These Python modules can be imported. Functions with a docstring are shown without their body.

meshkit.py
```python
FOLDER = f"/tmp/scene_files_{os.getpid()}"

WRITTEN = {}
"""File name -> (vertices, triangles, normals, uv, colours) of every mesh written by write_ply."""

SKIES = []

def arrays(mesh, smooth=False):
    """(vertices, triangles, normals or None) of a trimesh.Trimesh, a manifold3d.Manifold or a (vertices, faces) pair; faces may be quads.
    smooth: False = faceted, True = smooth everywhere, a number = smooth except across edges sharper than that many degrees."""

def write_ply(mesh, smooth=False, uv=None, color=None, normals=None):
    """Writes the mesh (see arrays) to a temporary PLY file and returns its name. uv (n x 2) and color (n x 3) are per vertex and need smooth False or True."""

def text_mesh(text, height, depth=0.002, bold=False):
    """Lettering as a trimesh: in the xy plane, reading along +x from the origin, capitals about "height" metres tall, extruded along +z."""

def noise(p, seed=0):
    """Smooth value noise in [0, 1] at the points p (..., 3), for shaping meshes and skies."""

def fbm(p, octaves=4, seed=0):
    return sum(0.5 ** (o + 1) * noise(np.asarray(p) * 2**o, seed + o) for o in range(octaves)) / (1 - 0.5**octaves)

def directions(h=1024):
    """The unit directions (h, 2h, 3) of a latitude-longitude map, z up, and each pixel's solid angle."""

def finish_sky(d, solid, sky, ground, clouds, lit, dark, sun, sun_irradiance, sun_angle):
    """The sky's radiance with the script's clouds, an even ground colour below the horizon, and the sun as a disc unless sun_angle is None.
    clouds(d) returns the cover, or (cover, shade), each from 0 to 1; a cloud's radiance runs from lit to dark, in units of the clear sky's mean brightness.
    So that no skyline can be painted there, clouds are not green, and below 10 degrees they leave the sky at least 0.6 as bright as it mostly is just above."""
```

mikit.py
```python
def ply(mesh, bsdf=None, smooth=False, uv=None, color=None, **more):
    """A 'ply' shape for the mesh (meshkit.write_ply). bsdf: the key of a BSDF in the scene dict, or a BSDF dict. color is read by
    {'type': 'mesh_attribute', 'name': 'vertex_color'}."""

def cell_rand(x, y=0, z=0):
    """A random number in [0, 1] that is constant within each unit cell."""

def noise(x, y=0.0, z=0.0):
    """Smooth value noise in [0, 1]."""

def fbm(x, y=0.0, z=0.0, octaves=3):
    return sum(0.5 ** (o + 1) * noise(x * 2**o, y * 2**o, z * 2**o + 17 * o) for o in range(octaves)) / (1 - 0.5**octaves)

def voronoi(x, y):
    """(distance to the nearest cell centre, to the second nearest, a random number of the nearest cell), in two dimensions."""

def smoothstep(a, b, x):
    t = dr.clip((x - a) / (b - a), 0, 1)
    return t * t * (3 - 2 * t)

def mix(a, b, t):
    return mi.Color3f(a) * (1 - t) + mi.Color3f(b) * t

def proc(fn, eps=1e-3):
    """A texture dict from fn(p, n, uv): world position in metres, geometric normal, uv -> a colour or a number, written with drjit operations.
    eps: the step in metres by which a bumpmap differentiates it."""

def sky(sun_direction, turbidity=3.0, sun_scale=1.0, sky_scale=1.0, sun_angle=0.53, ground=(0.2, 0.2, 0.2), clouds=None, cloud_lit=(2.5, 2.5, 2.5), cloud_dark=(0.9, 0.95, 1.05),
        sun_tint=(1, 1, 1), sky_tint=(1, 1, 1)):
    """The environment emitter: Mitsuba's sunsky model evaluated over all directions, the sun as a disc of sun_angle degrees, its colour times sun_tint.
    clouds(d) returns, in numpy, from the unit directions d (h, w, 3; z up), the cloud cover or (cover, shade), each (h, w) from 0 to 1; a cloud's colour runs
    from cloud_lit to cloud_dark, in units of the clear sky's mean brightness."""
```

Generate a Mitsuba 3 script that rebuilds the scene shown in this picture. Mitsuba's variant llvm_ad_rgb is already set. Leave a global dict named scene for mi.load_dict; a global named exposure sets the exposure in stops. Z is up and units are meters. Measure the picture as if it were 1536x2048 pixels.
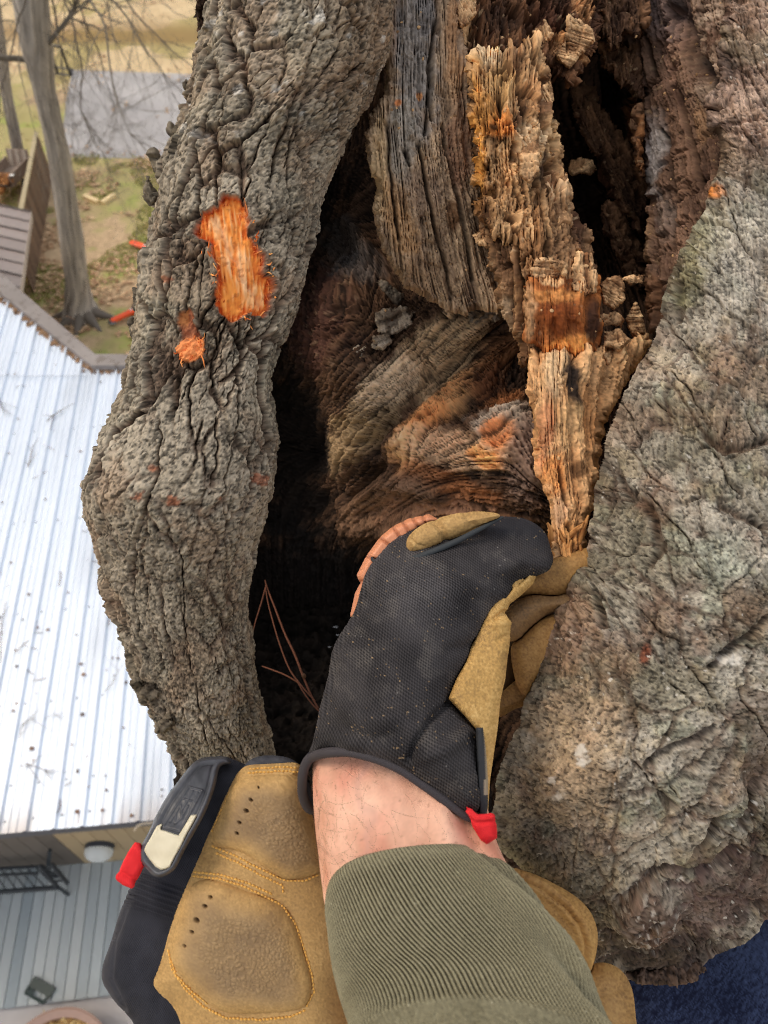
import math, random
import numpy as np, trimesh, shapely
import mitsuba as mi, mikit, meshkit, drjit as dr
from scipy import ndimage
from scipy.spatial import cKDTree
from scipy.interpolate import RBFInterpolator, CubicSpline, PchipInterpolator
from shapely.geometry import Polygon, LineString

T = mi.ScalarTransform4f
scene, labels = {}, {}
PI = math.pi

# ------------------------------------------------------------------ camera, sky, exposure
CAM_H, PITCH, FPX = 9.5, math.radians(50), 1463.0          # metres, downward pitch, focal length in photo pixels
C0 = np.array([0, 0, CAM_H])
FWD = np.array([0, math.cos(PITCH), -math.sin(PITCH)])
UP = np.array([0, math.sin(PITCH), math.cos(PITCH)])
RT = np.array([1.0, 0, 0])
scene['camera'] = dict(type='thinlens', fov=2 * math.degrees(math.atan(768 / FPX)), fov_axis='x', aperture_radius=0.0014, focus_distance=0.60,
                       near_clip=0.02, far_clip=400.0, to_world=T().look_at(origin=C0.tolist(), target=(C0 + FWD).tolist(), up=UP.tolist()))
scene['sky'] = mikit.sky((-0.62, 0.10, 0.78), turbidity=4, sun_scale=0.3, sun_angle=24, clouds=lambda d: (1.0, 1 - np.clip(d[..., 2], 0, 1) ** 0.9), cloud_lit=(2.7, 2.75, 2.85), cloud_dark=(0.95, 0.97, 1.0), ground=(0.2, 0.19, 0.16))
exposure = 1.93


# ------------------------------------------------------------------ helpers
def P(x, y, d):
    """The point that stands d metres down the line of sight through (x, y)."""
    x, y, d = np.broadcast_arrays(np.asarray(x, float), np.asarray(y, float), np.asarray(d, float))
    return C0 + d[..., None] * (FWD + ((x - 768) / FPX)[..., None] * RT - ((y - 1024) / FPX)[..., None] * UP)


def on_plane(x, y, p0, n):
    ray = P(x, y, 1.0) - C0
    t = np.dot(np.asarray(p0) - C0, n) / (ray @ np.asarray(n))
    return C0 + ray * np.asarray(t)[..., None]


def G(x, y, z=0.0):
    return on_plane(x, y, (0, 0, z), np.array([0, 0, 1.0]))


def project(p):
    q = np.asarray(p) - C0
    d = q @ FWD
    return 768 + FPX * (q @ RT) / d, 1024 - FPX * (q @ UP) / d, d


def sm(a, b, x):
    t = np.clip((x - a) / (b - a), 0, 1)
    return t * t * (3 - 2 * t)


def lin(r, g, b):
    c = np.array([r, g, b]) / 255.0
    return np.where(c < 0.04045, c / 12.92, ((c + 0.055) / 1.055) ** 2.4)


def mixc(a, b, t):
    t = np.asarray(t)[..., None]
    return np.asarray(a) * (1 - t) + np.asarray(b) * t


ROT = np.linalg.qr(np.random.default_rng(12).normal(size=(3, 3)))[0]


def nz(x, y, z=0.0, seed=0, octaves=3):
    x, y, z = np.broadcast_arrays(np.asarray(x, float), np.asarray(y, float), np.asarray(z, float))
    return meshkit.fbm(np.stack([x, y, z], -1) @ ROT, octaves, seed)         # turned off its axes, so that no lattice shows


def bsdf_vc(rough, spec, **kw):
    return dict(type='twosided', b=dict(type='principled', base_color=dict(type='mesh_attribute', name='vertex_color'), roughness=rough, specular=spec, **kw))


scene['mat_rough'] = bsdf_vc(0.85, 0.25)
scene['mat_cloth'] = bsdf_vc(0.9, 0.15, sheen=0.25)
scene['mat_leather'] = bsdf_vc(0.7, 0.3, sheen=0.15)
scene['mat_skin'] = bsdf_vc(0.5, 0.4)
scene['mat_semi'] = bsdf_vc(0.42, 0.5)
scene['mat_gloss'] = bsdf_vc(0.18, 0.5)
scene['mat_water'] = bsdf_vc(0.05, 0.12)
scene['mat_metal'] = bsdf_vc(0.38, 0.5, metallic=0.25)

taken = {}


def numbered(name):
    taken[name] = taken.get(name, -1) + 1
    return name if taken[name] == 0 else f'{name}_{taken[name]:03d}'


def tag(key, label=None, cat=None, group=None, kind=None):
    d = {k: v for k, v in (('label', label), ('category', cat), ('group', group), ('kind', kind)) if v}
    labels[key] = {**labels.get(key, {}), **d}
    return key


def add(name, mesh, color, mat='mat_rough', smooth=True, parent=None, label=None, cat=None, group=None, kind=None):
    key = numbered((parent + '__' if parent else '') + name)
    v, f, _ = meshkit.arrays(mesh)
    color = np.asarray(color, float)
    color = np.broadcast_to(color, (len(v), 3)) if color.ndim == 1 else color
    if smooth is not True and smooth is not False:                # crease angle: split first, carrying the colours
        m = trimesh.Trimesh(v, f, process=False)
        src = cKDTree(v)
        m = trimesh.graph.smooth_shade(m, angle=np.radians(smooth), facet_minarea=None)
        color = color[src.query(m.vertices)[1]]
        v, f = m.vertices, m.faces
        smooth = True
    scene[key] = mikit.ply((v, f), mat, smooth=smooth, color=np.clip(color, 0.002, 0.95))
    if label or cat or group or kind:
        tag(key, label, cat, group, kind)
    return key


def thing(name, label, cat, group=None):
    return tag(numbered(name), label, cat, group)


def box(p0, ax, ay, az, bevel=0.0):
    """A box from a corner and three edge vectors."""
    p0, ax, ay, az = (np.asarray(q, float) for q in (p0, ax, ay, az))
    v = np.array([p0 + i * ax + j * ay + k * az for i in (0, 1) for j in (0, 1) for k in (0, 1)])
    m = trimesh.Trimesh(v, [[0, 1, 3], [0, 3, 2], [4, 6, 7], [4, 7, 5], [0, 4, 5], [0, 5, 1], [2, 3, 7], [2, 7, 6], [0, 2, 6], [0, 6, 4], [1, 5, 7], [1, 7, 3]], process=False)
    if np.dot(np.cross(ax, ay), az) < 0:
        m.invert()
    return m


def tube(points, radii, sides=6, cap=True):
    p = np.asarray(points, float)
    r = np.broadcast_to(radii, (len(p),))
    t = np.gradient(p, axis=0)
    t /= np.linalg.norm(t, axis=1, keepdims=True) + 1e-12
    ref = np.array([0.31, 0.2, 0.93])
    a = np.cross(t, ref)
    a /= np.linalg.norm(a, axis=1, keepdims=True) + 1e-9
    b = np.cross(t, a)
    ang = np.arange(sides) * 2 * PI / sides
    v = (p[:, None] + r[:, None, None] * (np.cos(ang)[None, :, None] * a[:, None] + np.sin(ang)[None, :, None] * b[:, None])).reshape(-1, 3)
    i, j = np.meshgrid(np.arange(len(p) - 1), np.arange(sides), indexing='ij')
    q = np.stack([i * sides + j, i * sides + (j + 1) % sides, (i + 1) * sides + (j + 1) % sides, (i + 1) * sides + j], -1).reshape(-1, 4)
    f = np.vstack([q[:, [0, 1, 2]], q[:, [0, 2, 3]]])
    if cap:
        n = len(v)
        v = np.vstack([v, p[:1], p[-1:]])
        k = np.arange(sides)
        e = (len(p) - 1) * sides
        f = np.vstack([f, np.stack([np.full(sides, n), (k + 1) % sides, k], 1), np.stack([np.full(sides, n + 1), e + k, e + (k + 1) % sides], 1)])
    return v, f


def join(parts, colors=None):
    vs, fs, cs, n = [], [], [], 0
    for i, m in enumerate(parts):
        v, f, _ = meshkit.arrays(m)
        vs.append(v); fs.append(f + n); n += len(v)
        if colors is not None:
            c = np.asarray(colors[i], float)
            cs.append(np.broadcast_to(c, (len(v), 3)))
    m = (np.vstack(vs), np.vstack(fs))
    return (m, np.vstack(cs)) if colors is not None else m


def rbf(points, X, Y, smoothing=0.0):
    pts = np.array(points, float)
    ys, xs = np.linspace(Y.min(), Y.max(), 48), np.linspace(X.min(), X.max(), 48)
    gx, gy = np.meshgrid(xs, ys)
    r = RBFInterpolator(pts[:, :2] / 500.0, pts[:, 2], smoothing=smoothing, kernel='thin_plate_spline')(np.stack([gx.ravel(), gy.ravel()], 1) / 500.0).reshape(48, 48)
    cy, cx = (Y - ys[0]) / (ys[-1] - ys[0]) * 47, (X - xs[0]) / (xs[-1] - xs[0]) * 47
    return ndimage.map_coordinates(r, [cy, cx], order=3, mode='nearest')


def flow_field(points, X, Y):
    """Grain angle from (x, y, dx, dy) marks."""
    a = np.array([(x, y, math.cos(2 * math.atan2(dy, dx)), math.sin(2 * math.atan2(dy, dx))) for x, y, dx, dy in points])
    c, s = 0, 0
    for x, y, cc, ss in a:
        w = 1 / (((X - x) ** 2 + (Y - y) ** 2) / 60.0 ** 2 + 0.3) ** 1.5
        c, s = c + w * cc, s + w * ss
    return 0.5 * np.arctan2(s, c)


def lic(angle, seed, length=14, cells=1.0):
    """White noise smeared along the grain: fibres."""
    rng = np.random.default_rng(seed)
    n = rng.random(angle.shape)
    if cells > 1:
        n = ndimage.gaussian_filter(n, cells)
        n = (n - n.mean()) / n.std() * 0.29 + 0.5
    yy, xx = np.mgrid[0:angle.shape[0], 0:angle.shape[1]].astype(float)
    out = n.copy()
    for sgn in (1, -1):
        y, x, a = yy.copy(), xx.copy(), angle
        pdx, pdy = np.cos(a) * sgn, np.sin(a) * sgn
        for k in range(length):
            x, y = x + pdx, y + pdy
            xi, yi = np.clip(np.rint(x).astype(int), 0, n.shape[1] - 1), np.clip(np.rint(y).astype(int), 0, n.shape[0] - 1)
            dx, dy = np.cos(a[yi, xi]), np.sin(a[yi, xi])
            s = np.where(dx * pdx + dy * pdy < 0, -1.0, 1.0)
            pdx, pdy = dx * s, dy * s
            out += n[yi, xi]
    out = out / (2 * length + 1)
    return np.clip((out - out.mean()) / (out.std() + 1e-9) * 0.22 + 0.5, 0, 1)


def poly_dist(X, Y, pts, width=None):
    """Distance in pixels from a polyline."""
    d = np.full(X.shape, 1e9)
    for (x0, y0), (x1, y1) in zip(pts[:-1], pts[1:]):
        l2 = (x1 - x0) ** 2 + (y1 - y0) ** 2
        t = np.clip(((X - x0) * (x1 - x0) + (Y - y0) * (y1 - y0)) / l2, 0, 1)
        d = np.minimum(d, np.hypot(X - x0 - t * (x1 - x0), Y - y0 - t * (y1 - y0)))
    return d


def smooth_outline(pts, n=400):
    p = np.array(pts + pts[:1], float)
    s = np.concatenate([[0], np.cumsum(np.hypot(*np.diff(p, axis=0).T) ** 0.6)])
    return CubicSpline(s, p, bc_type='periodic')(np.linspace(0, s[-1], n, endpoint=False))


class Body:
    """A closed solid: its outline seen from the front, a depth for every point of it, a rounded front and a rounded back."""

    def __init__(self, outline, depth, step=2.5, thick=0.02, back=None, rnd=20, curve=True, rag=0.0, ragsize=14.0, seed=0, smoothing=0.0, steep=2.0):
        pts = smooth_outline(outline) if curve else np.array(LineString(outline + outline[:1]).segmentize(6).coords)[:-1]
        if rag:
            c = pts.mean(0)
            d = pts - c
            d /= np.linalg.norm(d, axis=1, keepdims=True)
            pts = np.array(LineString(np.vstack([pts, pts[:1]])).segmentize(step).coords)[:-1]
            t = np.roll(pts, -1, 0) - np.roll(pts, 1, 0)
            nrm = np.stack([t[:, 1], -t[:, 0]], 1) / (np.linalg.norm(t, axis=1, keepdims=True) + 1e-9)
            pts = pts + nrm * (rag * 2 * (nz(pts[:, 0] / ragsize, pts[:, 1] / ragsize, seed=seed + 5, octaves=3) - 0.5))[:, None]
        poly = Polygon(pts).buffer(0)
        if poly.geom_type != 'Polygon':
            poly = max(poly.geoms, key=lambda g: g.area)
        x0, y0, x1, y1 = poly.bounds
        xs, ys = np.arange(x0 - 2 * step, x1 + 2 * step, step), np.arange(y0 - 2 * step, y1 + 2 * step, step)
        self.X, self.Y = np.meshgrid(xs, ys)
        X, Y = self.X, self.Y
        self.mask = m = shapely.contains_xy(poly, X, Y)
        self.step = step
        d = ndimage.distance_transform_edt(m) * step
        # snap the rim onto the outline
        quad = m[:-1, :-1] & m[1:, :-1] & m[:-1, 1:] & m[1:, 1:]
        used = np.zeros_like(m); inner = np.ones_like(m)
        for a, b in ((0, 0), (0, 1), (1, 0), (1, 1)):
            sl = (slice(a, m.shape[0] - 1 + a), slice(b, m.shape[1] - 1 + b))
            used[sl] |= quad
            inner[sl] &= quad
        inner[0], inner[-1], inner[:, 0], inner[:, -1] = False, False, False, False
        self.rim = used & ~inner
        self.used, self.quad = used, quad
        ring = np.array(LineString(poly.exterior.coords).segmentize(step * 0.5).coords)
        q = ring[cKDTree(ring).query(np.stack([X[self.rim], Y[self.rim]], 1))[1]]
        self.X, self.Y = X.copy(), Y.copy()
        self.X[self.rim], self.Y[self.rim] = q.T
        d[self.rim] = 0
        R = float(rnd)
        w = sm(0.4 * R, R, d)
        self.d = d = d * (1 - w) + ndimage.gaussian_filter(d, max(R / step / 4, 0.5)) * w
        self.prof = (1 - (1 - np.clip(d / R, 0, 1)) ** steep) ** (1 / steep)
        self.D0 = rbf(depth, self.X, self.Y, smoothing) if isinstance(depth, list) and len(depth) > 2 else depth(self.X, self.Y) if callable(depth) else np.full(X.shape, float(depth))
        self.thick, self.back = thick, thick if back is None else back
        self.disp = np.zeros(X.shape)
        self.color = np.zeros(X.shape + (3,))
        self.u, self.v = (self.X - 768) * self.D0 / FPX, (self.Y - 1024) * self.D0 / FPX

    def mesh(self, region=None):
        """(vertices, faces, colours) of the whole solid; the front is moved by disp along its normals."""
        front = self.D0 - self.thick * self.prof
        pf = P(self.X, self.Y, front)
        gy, gx = np.gradient(pf, axis=(0, 1))
        n = np.cross(gx, gy)
        n /= np.linalg.norm(n, axis=-1, keepdims=True) + 1e-20
        n *= np.sign(-(n * (pf - C0)).sum(-1, keepdims=True))
        pf = pf + n * (self.disp * np.minimum(1, 0.35 + self.d / (4 * self.step)))[..., None]
        pb = P(self.X, self.Y, self.D0 + self.back * self.prof)
        idx = np.full(self.mask.shape, -1)
        k = self.used.sum()
        idx[self.used] = np.arange(k)
        bidx = idx.copy()
        inner = self.used & ~self.rim
        bidx[inner] = k + np.arange(inner.sum())
        i, j = np.nonzero(self.quad)
        q = np.stack([idx[i, j], idx[i + 1, j], idx[i + 1, j + 1], idx[i, j + 1]], 1)
        r = np.stack([bidx[i, j], bidx[i, j + 1], bidx[i + 1, j + 1], bidx[i + 1, j]], 1)
        f = np.vstack([q[:, [0, 1, 2]], q[:, [0, 2, 3]], r[:, [0, 1, 2]], r[:, [0, 2, 3]]])
        v = np.vstack([pf[self.used], pb[inner]])
        c = np.vstack([self.color[self.used], self.color[inner]])
        return (v, f), c

    def add(self, name, mat='mat_rough', **kw):
        m, c = self.mesh()
        return add(name, m, c, mat, True, **kw)


def stain_and_shade(c, X, Y, spots, seed=0):
    """Patches of other wood and of painted shade: (x, y, rx, ry, degrees, colour, strength)."""
    n = nz(X / 26, Y / 26, seed=seed, octaves=4) - 0.5
    for k, (x, y, rx, ry, deg, col, st) in enumerate(spots):
        a = math.radians(deg)
        dx, dy = X - x, Y - y
        e = np.hypot((dx * math.cos(a) + dy * math.sin(a)) / rx, (-dx * math.sin(a) + dy * math.cos(a)) / ry) + n * 1.1
        c = mixc(c, col, st * (1 - sm(0.55, 1.15, e)))
    return c


def cells(u, v, su, sv, seed, k=3):
    """Irregular cells of about su x sv: distances to the nearest centres, which cell, and the offset from its centre."""
    rng = np.random.default_rng(seed)
    a, b = u / su, v / sv
    i0, i1, j0, j1 = int(np.floor(a.min())) - 2, int(np.ceil(a.max())) + 2, int(np.floor(b.min())) - 2, int(np.ceil(b.max())) + 2
    gi, gj = np.meshgrid(np.arange(i0, i1), np.arange(j0, j1), indexing='ij')
    s = np.stack([gi + 1.8 * rng.random(gi.shape), gj + 1.8 * rng.random(gi.shape)], -1).reshape(-1, 2)
    s = s[rng.random(len(s)) > 0.22]
    q = np.stack([a.ravel(), b.ravel()], 1)
    d, w = cKDTree(s).query(q, k=2)
    r = rng.random((len(s), 4))
    sh = u.shape
    return d[:, 0].reshape(sh), d[:, 1].reshape(sh), r[w[:, 0]].reshape(sh + (4,)), (q - s[w[:, 0]]).reshape(sh + (2,))


def facet(u, v, su, sv, seed, tilt=1.0):
    """Tilted scales with sharp edges, about -0.6 to 0.6."""
    f1, f2, r, off = cells(u, v, su, sv, seed)
    return 0.7 * (r[..., 0] - .5) + tilt * (off[..., 0] * (r[..., 1] - .5) + off[..., 1] * (r[..., 2] - .5)) * 1.6, r[..., 3]


def bark(u, v, seed, pu=0.013, pv=0.026, amp=0.004, crack_amt=None, fine=0.0007):
    """Scaly bark on (around, along) in metres: height, how much of a crack it is, a random number per plate, the fine grain."""
    wu = u + 0.010 * (nz(u / 0.02, v / 0.02, seed=seed, octaves=3) - 0.5) + 0.004 * (nz(u / 0.005, v / 0.005, seed=seed + 9, octaves=2) - 0.5)
    wv = v + 0.012 * (nz(u / 0.02, v / 0.02, seed=seed + 1, octaves=3) - 0.5) + 0.004 * (nz(u / 0.005, v / 0.005, seed=seed + 8, octaves=2) - 0.5)
    f1, f2, r, off = cells(wu, wv, pu, pv, seed)
    cr = 1 - sm(0.02, 0.17, f2 - f1)
    keep = sm(0.30, 0.52, nz(u / 0.03, v / 0.045, seed=seed + 2, octaves=2))
    cr = cr * keep * (1 if crack_amt is None else crack_amt)
    g1, g2, r2, off2 = cells(wu + 0.3, wv, pu * 0.42, pv * 0.36, seed + 3)
    cr2 = (1 - sm(0.02, 0.20, g2 - g1)) * sm(0.42, 0.60, nz(u / 0.018, v / 0.018, seed=seed + 4, octaves=2))
    tilt = off[..., 0] * (r[..., 1] - 0.5) + off[..., 1] * (r[..., 2] - 0.5)
    tilt2 = off2[..., 0] * (r2[..., 1] - 0.5) + off2[..., 1] * (r2[..., 2] - 0.5)
    g = nz(u / 0.0030, v / 0.0030, seed=seed + 5, octaves=3)
    fa, fr_ = facet(wu, wv, 0.0042, 0.0034, seed + 6)
    fb, _ = facet(u + .0006 * g, v - .0006 * g, 0.0019, 0.0017, seed + 7)
    h = amp * ((r[..., 0] - 0.5) * 0.6 + 0.9 * tilt + 0.35 * tilt2 - 1.0 * cr - 0.34 * cr2) + fine * (1.5 * fa + 0.9 * fb + 1.2 * (g - 0.5))
    return h, np.clip(cr + 0.5 * cr2, 0, 1), r[..., 3], np.clip(.5 + .55 * fa + .35 * fb + .5 * (g - .5), 0, 1)


def px_tube(stations, n_front=300, n_back=40, n_len=500, ratio=0.95, theta_pad=0.35):
    """A limb from (x, y of one edge, x, y of the other edge, depth of its axis). Returns points, outward normals, angle, metres along and around."""
    st = np.array(stations, float)
    L, R = P(st[:, 0], st[:, 1], st[:, 4]), P(st[:, 2], st[:, 3], st[:, 4])
    c, a = (L + R) / 2, (R - L) / 2
    s = np.concatenate([[0], np.cumsum(np.linalg.norm(np.diff(c, axis=0), axis=1))])
    cs, asp = PchipInterpolator(s, c), PchipInterpolator(s, a)
    ss = np.linspace(0, s[-1], n_len)
    sg = n_len / 40
    c, a = ndimage.gaussian_filter1d(cs(ss), sg * .3, axis=0, mode='nearest'), ndimage.gaussian_filter1d(asp(ss), sg * .2, axis=0, mode='nearest')
    t = np.gradient(ndimage.gaussian_filter1d(cs(ss), sg * 3, axis=0, mode='nearest'), axis=0)
    t /= np.linalg.norm(t, axis=1, keepdims=True)
    w = np.linalg.norm(a, axis=1, keepdims=True)
    b = np.cross(t, a / w)
    b *= np.sign(-(b * (c - C0)).sum(1, keepdims=True))
    th = np.concatenate([np.linspace(-theta_pad, PI + theta_pad, n_front), np.linspace(PI + theta_pad, 2 * PI - theta_pad, n_back + 1)[1:-1]])
    ct, stn = np.cos(th), np.sin(th)
    p = c[:, None] + ct[None, :, None] * a[:, None] + stn[None, :, None] * (b * w * ratio)[:, None]
    n = ct[None, :, None] * (a / w)[:, None] + stn[None, :, None] * (b / ratio)[:, None]
    n /= np.linalg.norm(n, axis=-1, keepdims=True)
    around = th[None, :] * np.full_like(w, w.mean())
    return p, n, np.broadcast_to(th[None, :], p.shape[:2]), np.broadcast_to(ss[:, None], p.shape[:2]), np.broadcast_to(around, p.shape[:2]), t


def tube_faces(nl, nt, cap=True):
    i, j = np.meshgrid(np.arange(nl - 1), np.arange(nt), indexing='ij')
    q = np.stack([i * nt + j, i * nt + (j + 1) % nt, (i + 1) * nt + (j + 1) % nt, (i + 1) * nt + j], -1).reshape(-1, 4)
    return np.vstack([q[:, [0, 1, 2]], q[:, [0, 2, 3]]])


def inside(poly, x, y, blur=3.0):
    """Signed distance in pixels to an outline, positive inside."""
    ring = smooth_outline(poly)
    d = cKDTree(np.array(LineString(np.vstack([ring, ring[:1]])).segmentize(1.5).coords)).query(np.stack([x.ravel(), y.ravel()], 1))[0].reshape(x.shape)
    return np.where(shapely.contains_xy(Polygon(ring).buffer(0), x, y), d, -d)

# ------------------------------------------------------------------ the yard far below
def ground_color(p, n, uv):
    f, s, w = mikit.fbm, mikit.smoothstep, mikit.mix
    a = f(p.x * 0.55, p.y * 0.55, 3.0, 4)
    b = f(p.x * 2.4, p.y * 2.4, 7.0, 4)
    c = f(p.x * 14, p.y * 14, 5.0, 3)
    leaf = w(lin(156, 132, 104).tolist(), lin(204, 178, 144).tolist(), c)
    grass = w(lin(140, 132, 86).tolist(), lin(186, 172, 124).tolist(), b * 0.6 + c * 0.4)
    near = w(leaf, grass, s(0.44, 0.60, a * 0.6 + b * 0.4 + 0.10 * s(16.5, 20, p.y)))
    near = w(near, lin(136, 152, 70).tolist(), s(0.54, 0.70, a * 0.4 + b * 0.6) * 0.55)
    far = w(lin(182, 158, 122).tolist(), lin(216, 194, 156).tolist(), b * 0.7 + c * 0.3)
    far = w(far, lin(150, 138, 84).tolist(), s(0.52, 0.66, a) * 0.7)
    far = w(far, lin(132, 104, 68).tolist(), 0.7 * s(30.5, 31.6, p.y + a) * (1 - s(32.0, 34.0, p.y + a)))
    return w(near, far, s(25.5, 28, p.y + 1.5 * a + 0.3 * p.x + 3.0))


def asphalt_color(p, n, uv):
    a, b = mikit.fbm(p.x * 0.5, p.y * 1.1, 1.0, 4), mikit.fbm(p.x * 22, p.y * 22, 2.0, 2)
    return mikit.mix(lin(144, 142, 144).tolist(), lin(188, 184, 182).tolist(), a * 0.75 + b * 0.25)


scene['mat_ground'] = dict(type='principled', base_color=mikit.proc(ground_color), roughness=0.95, specular=0.1)


def gutter_color(p, n, uv):
    a, b = mikit.fbm(p.x * 1.6, p.y * 1.6, 2.0, 4), mikit.fbm(p.x * 13, p.y * 13, 4.0, 3)
    return mikit.mix(mikit.mix(lin(122, 114, 110).tolist(), lin(156, 148, 144).tolist(), a), lin(96, 84, 74).tolist(), 0.5 * mikit.smoothstep(0.58, 0.72, b))


scene['mat_gutter'] = dict(type='twosided', b=dict(type='principled', base_color=mikit.proc(gutter_color), roughness=0.55, specular=0.3))
scene['mat_asphalt'] = dict(type='principled', base_color=mikit.proc(asphalt_color), roughness=0.9, specular=0.2)


def flat(name, pts, z, mat, thick=0.05, color=(0.3, 0.3, 0.3), **kw):
    m = trimesh.creation.extrude_polygon(Polygon([(q[0], q[1]) for q in pts]), thick)
    m.apply_translation([0, 0, z - thick])
    return add(name, m, color, mat, False, **kw)


flat('ground', [(-180, -60), (180, -60), (180, 300), (-180, 300)], 0, 'mat_ground', 0.5, kind='structure')
flat('driveway', [(-9.25, 21.2), (-7.5, 21.15), (-4, 21.0), (40, 20.6), (40, 27.0), (-6.4, 27.4), (-10.7, 27.8), (-10.2, 25.2)], 0.012, 'mat_asphalt', 0.1, kind='structure')

rng = np.random.default_rng(2)


def scatter(n, x, y, thr, scale=0.35, seed=0):
    q = np.stack([rng.uniform(*x, n), rng.uniform(*y, n)], 1)
    k = nz(q[:, 0] * scale * 2, q[:, 1] * scale * 2, seed=seed, octaves=3)
    return q[k > thr]


q = np.vstack([scatter(11000, (-13, -3.5), (10.5, 21.2), .46, seed=3), scatter(2500, (-14, -4), (27.6, 40), .5, seed=4), scatter(500, (-11, -5), (21.2, 27.6), .55, seed=5)])
n = len(q)
a, r = rng.uniform(0, 2 * PI, n), rng.uniform(.035, .085, n)
ex, ey = np.stack([np.cos(a), np.sin(a), rng.uniform(-.4, .4, n)], 1) * r[:, None], np.stack([-np.sin(a), np.cos(a), rng.uniform(-.4, .4, n)], 1) * (r * .6)[:, None]
p0 = np.stack([q[:, 0], q[:, 1], rng.uniform(.025, .06, n)], 1)
v = np.stack([p0 - ex, p0 - ey + [0, 0, .012], p0 + ex, p0 + ey + [0, 0, .012]], 1).reshape(-1, 3)
k = np.arange(n)[:, None] * 4
col = mixc(lin(146, 108, 80), lin(226, 194, 156), rng.random(n)) * rng.uniform(.75, 1.1, (n, 1))
add('leaf_litter', (v, np.vstack([k + [0, 1, 2], k + [0, 2, 3]])), np.repeat(col, 4, 0), smooth=False, label='dry tan fallen leaves strewn over the yard', kind='stuff')
q = scatter(26000, (-12, -4), (12, 21.3), .50, .3, 9)
n = len(q)
a = rng.uniform(0, 2 * PI, (n, 3)); hgt = rng.uniform(.04, .10, (n, 3))
base = np.stack([q[:, 0], q[:, 1], np.zeros(n)], 1)[:, None]
d = np.stack([np.cos(a), np.sin(a), np.zeros_like(a)], -1)
v = np.stack([base + d * .012, base - d * .012, base + d[:, ::-1] * .05 + np.array([0, 0, 1.0]) * hgt[..., None]], 2).reshape(-1, 3)
col = mixc(lin(128, 142, 68), lin(192, 182, 120), rng.random(n))
add('grass', (v, np.arange(len(v)).reshape(-1, 3)), np.repeat(col, 9, 0), smooth=False, label='short thin winter grass growing in patches over the yard', kind='stuff')

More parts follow.
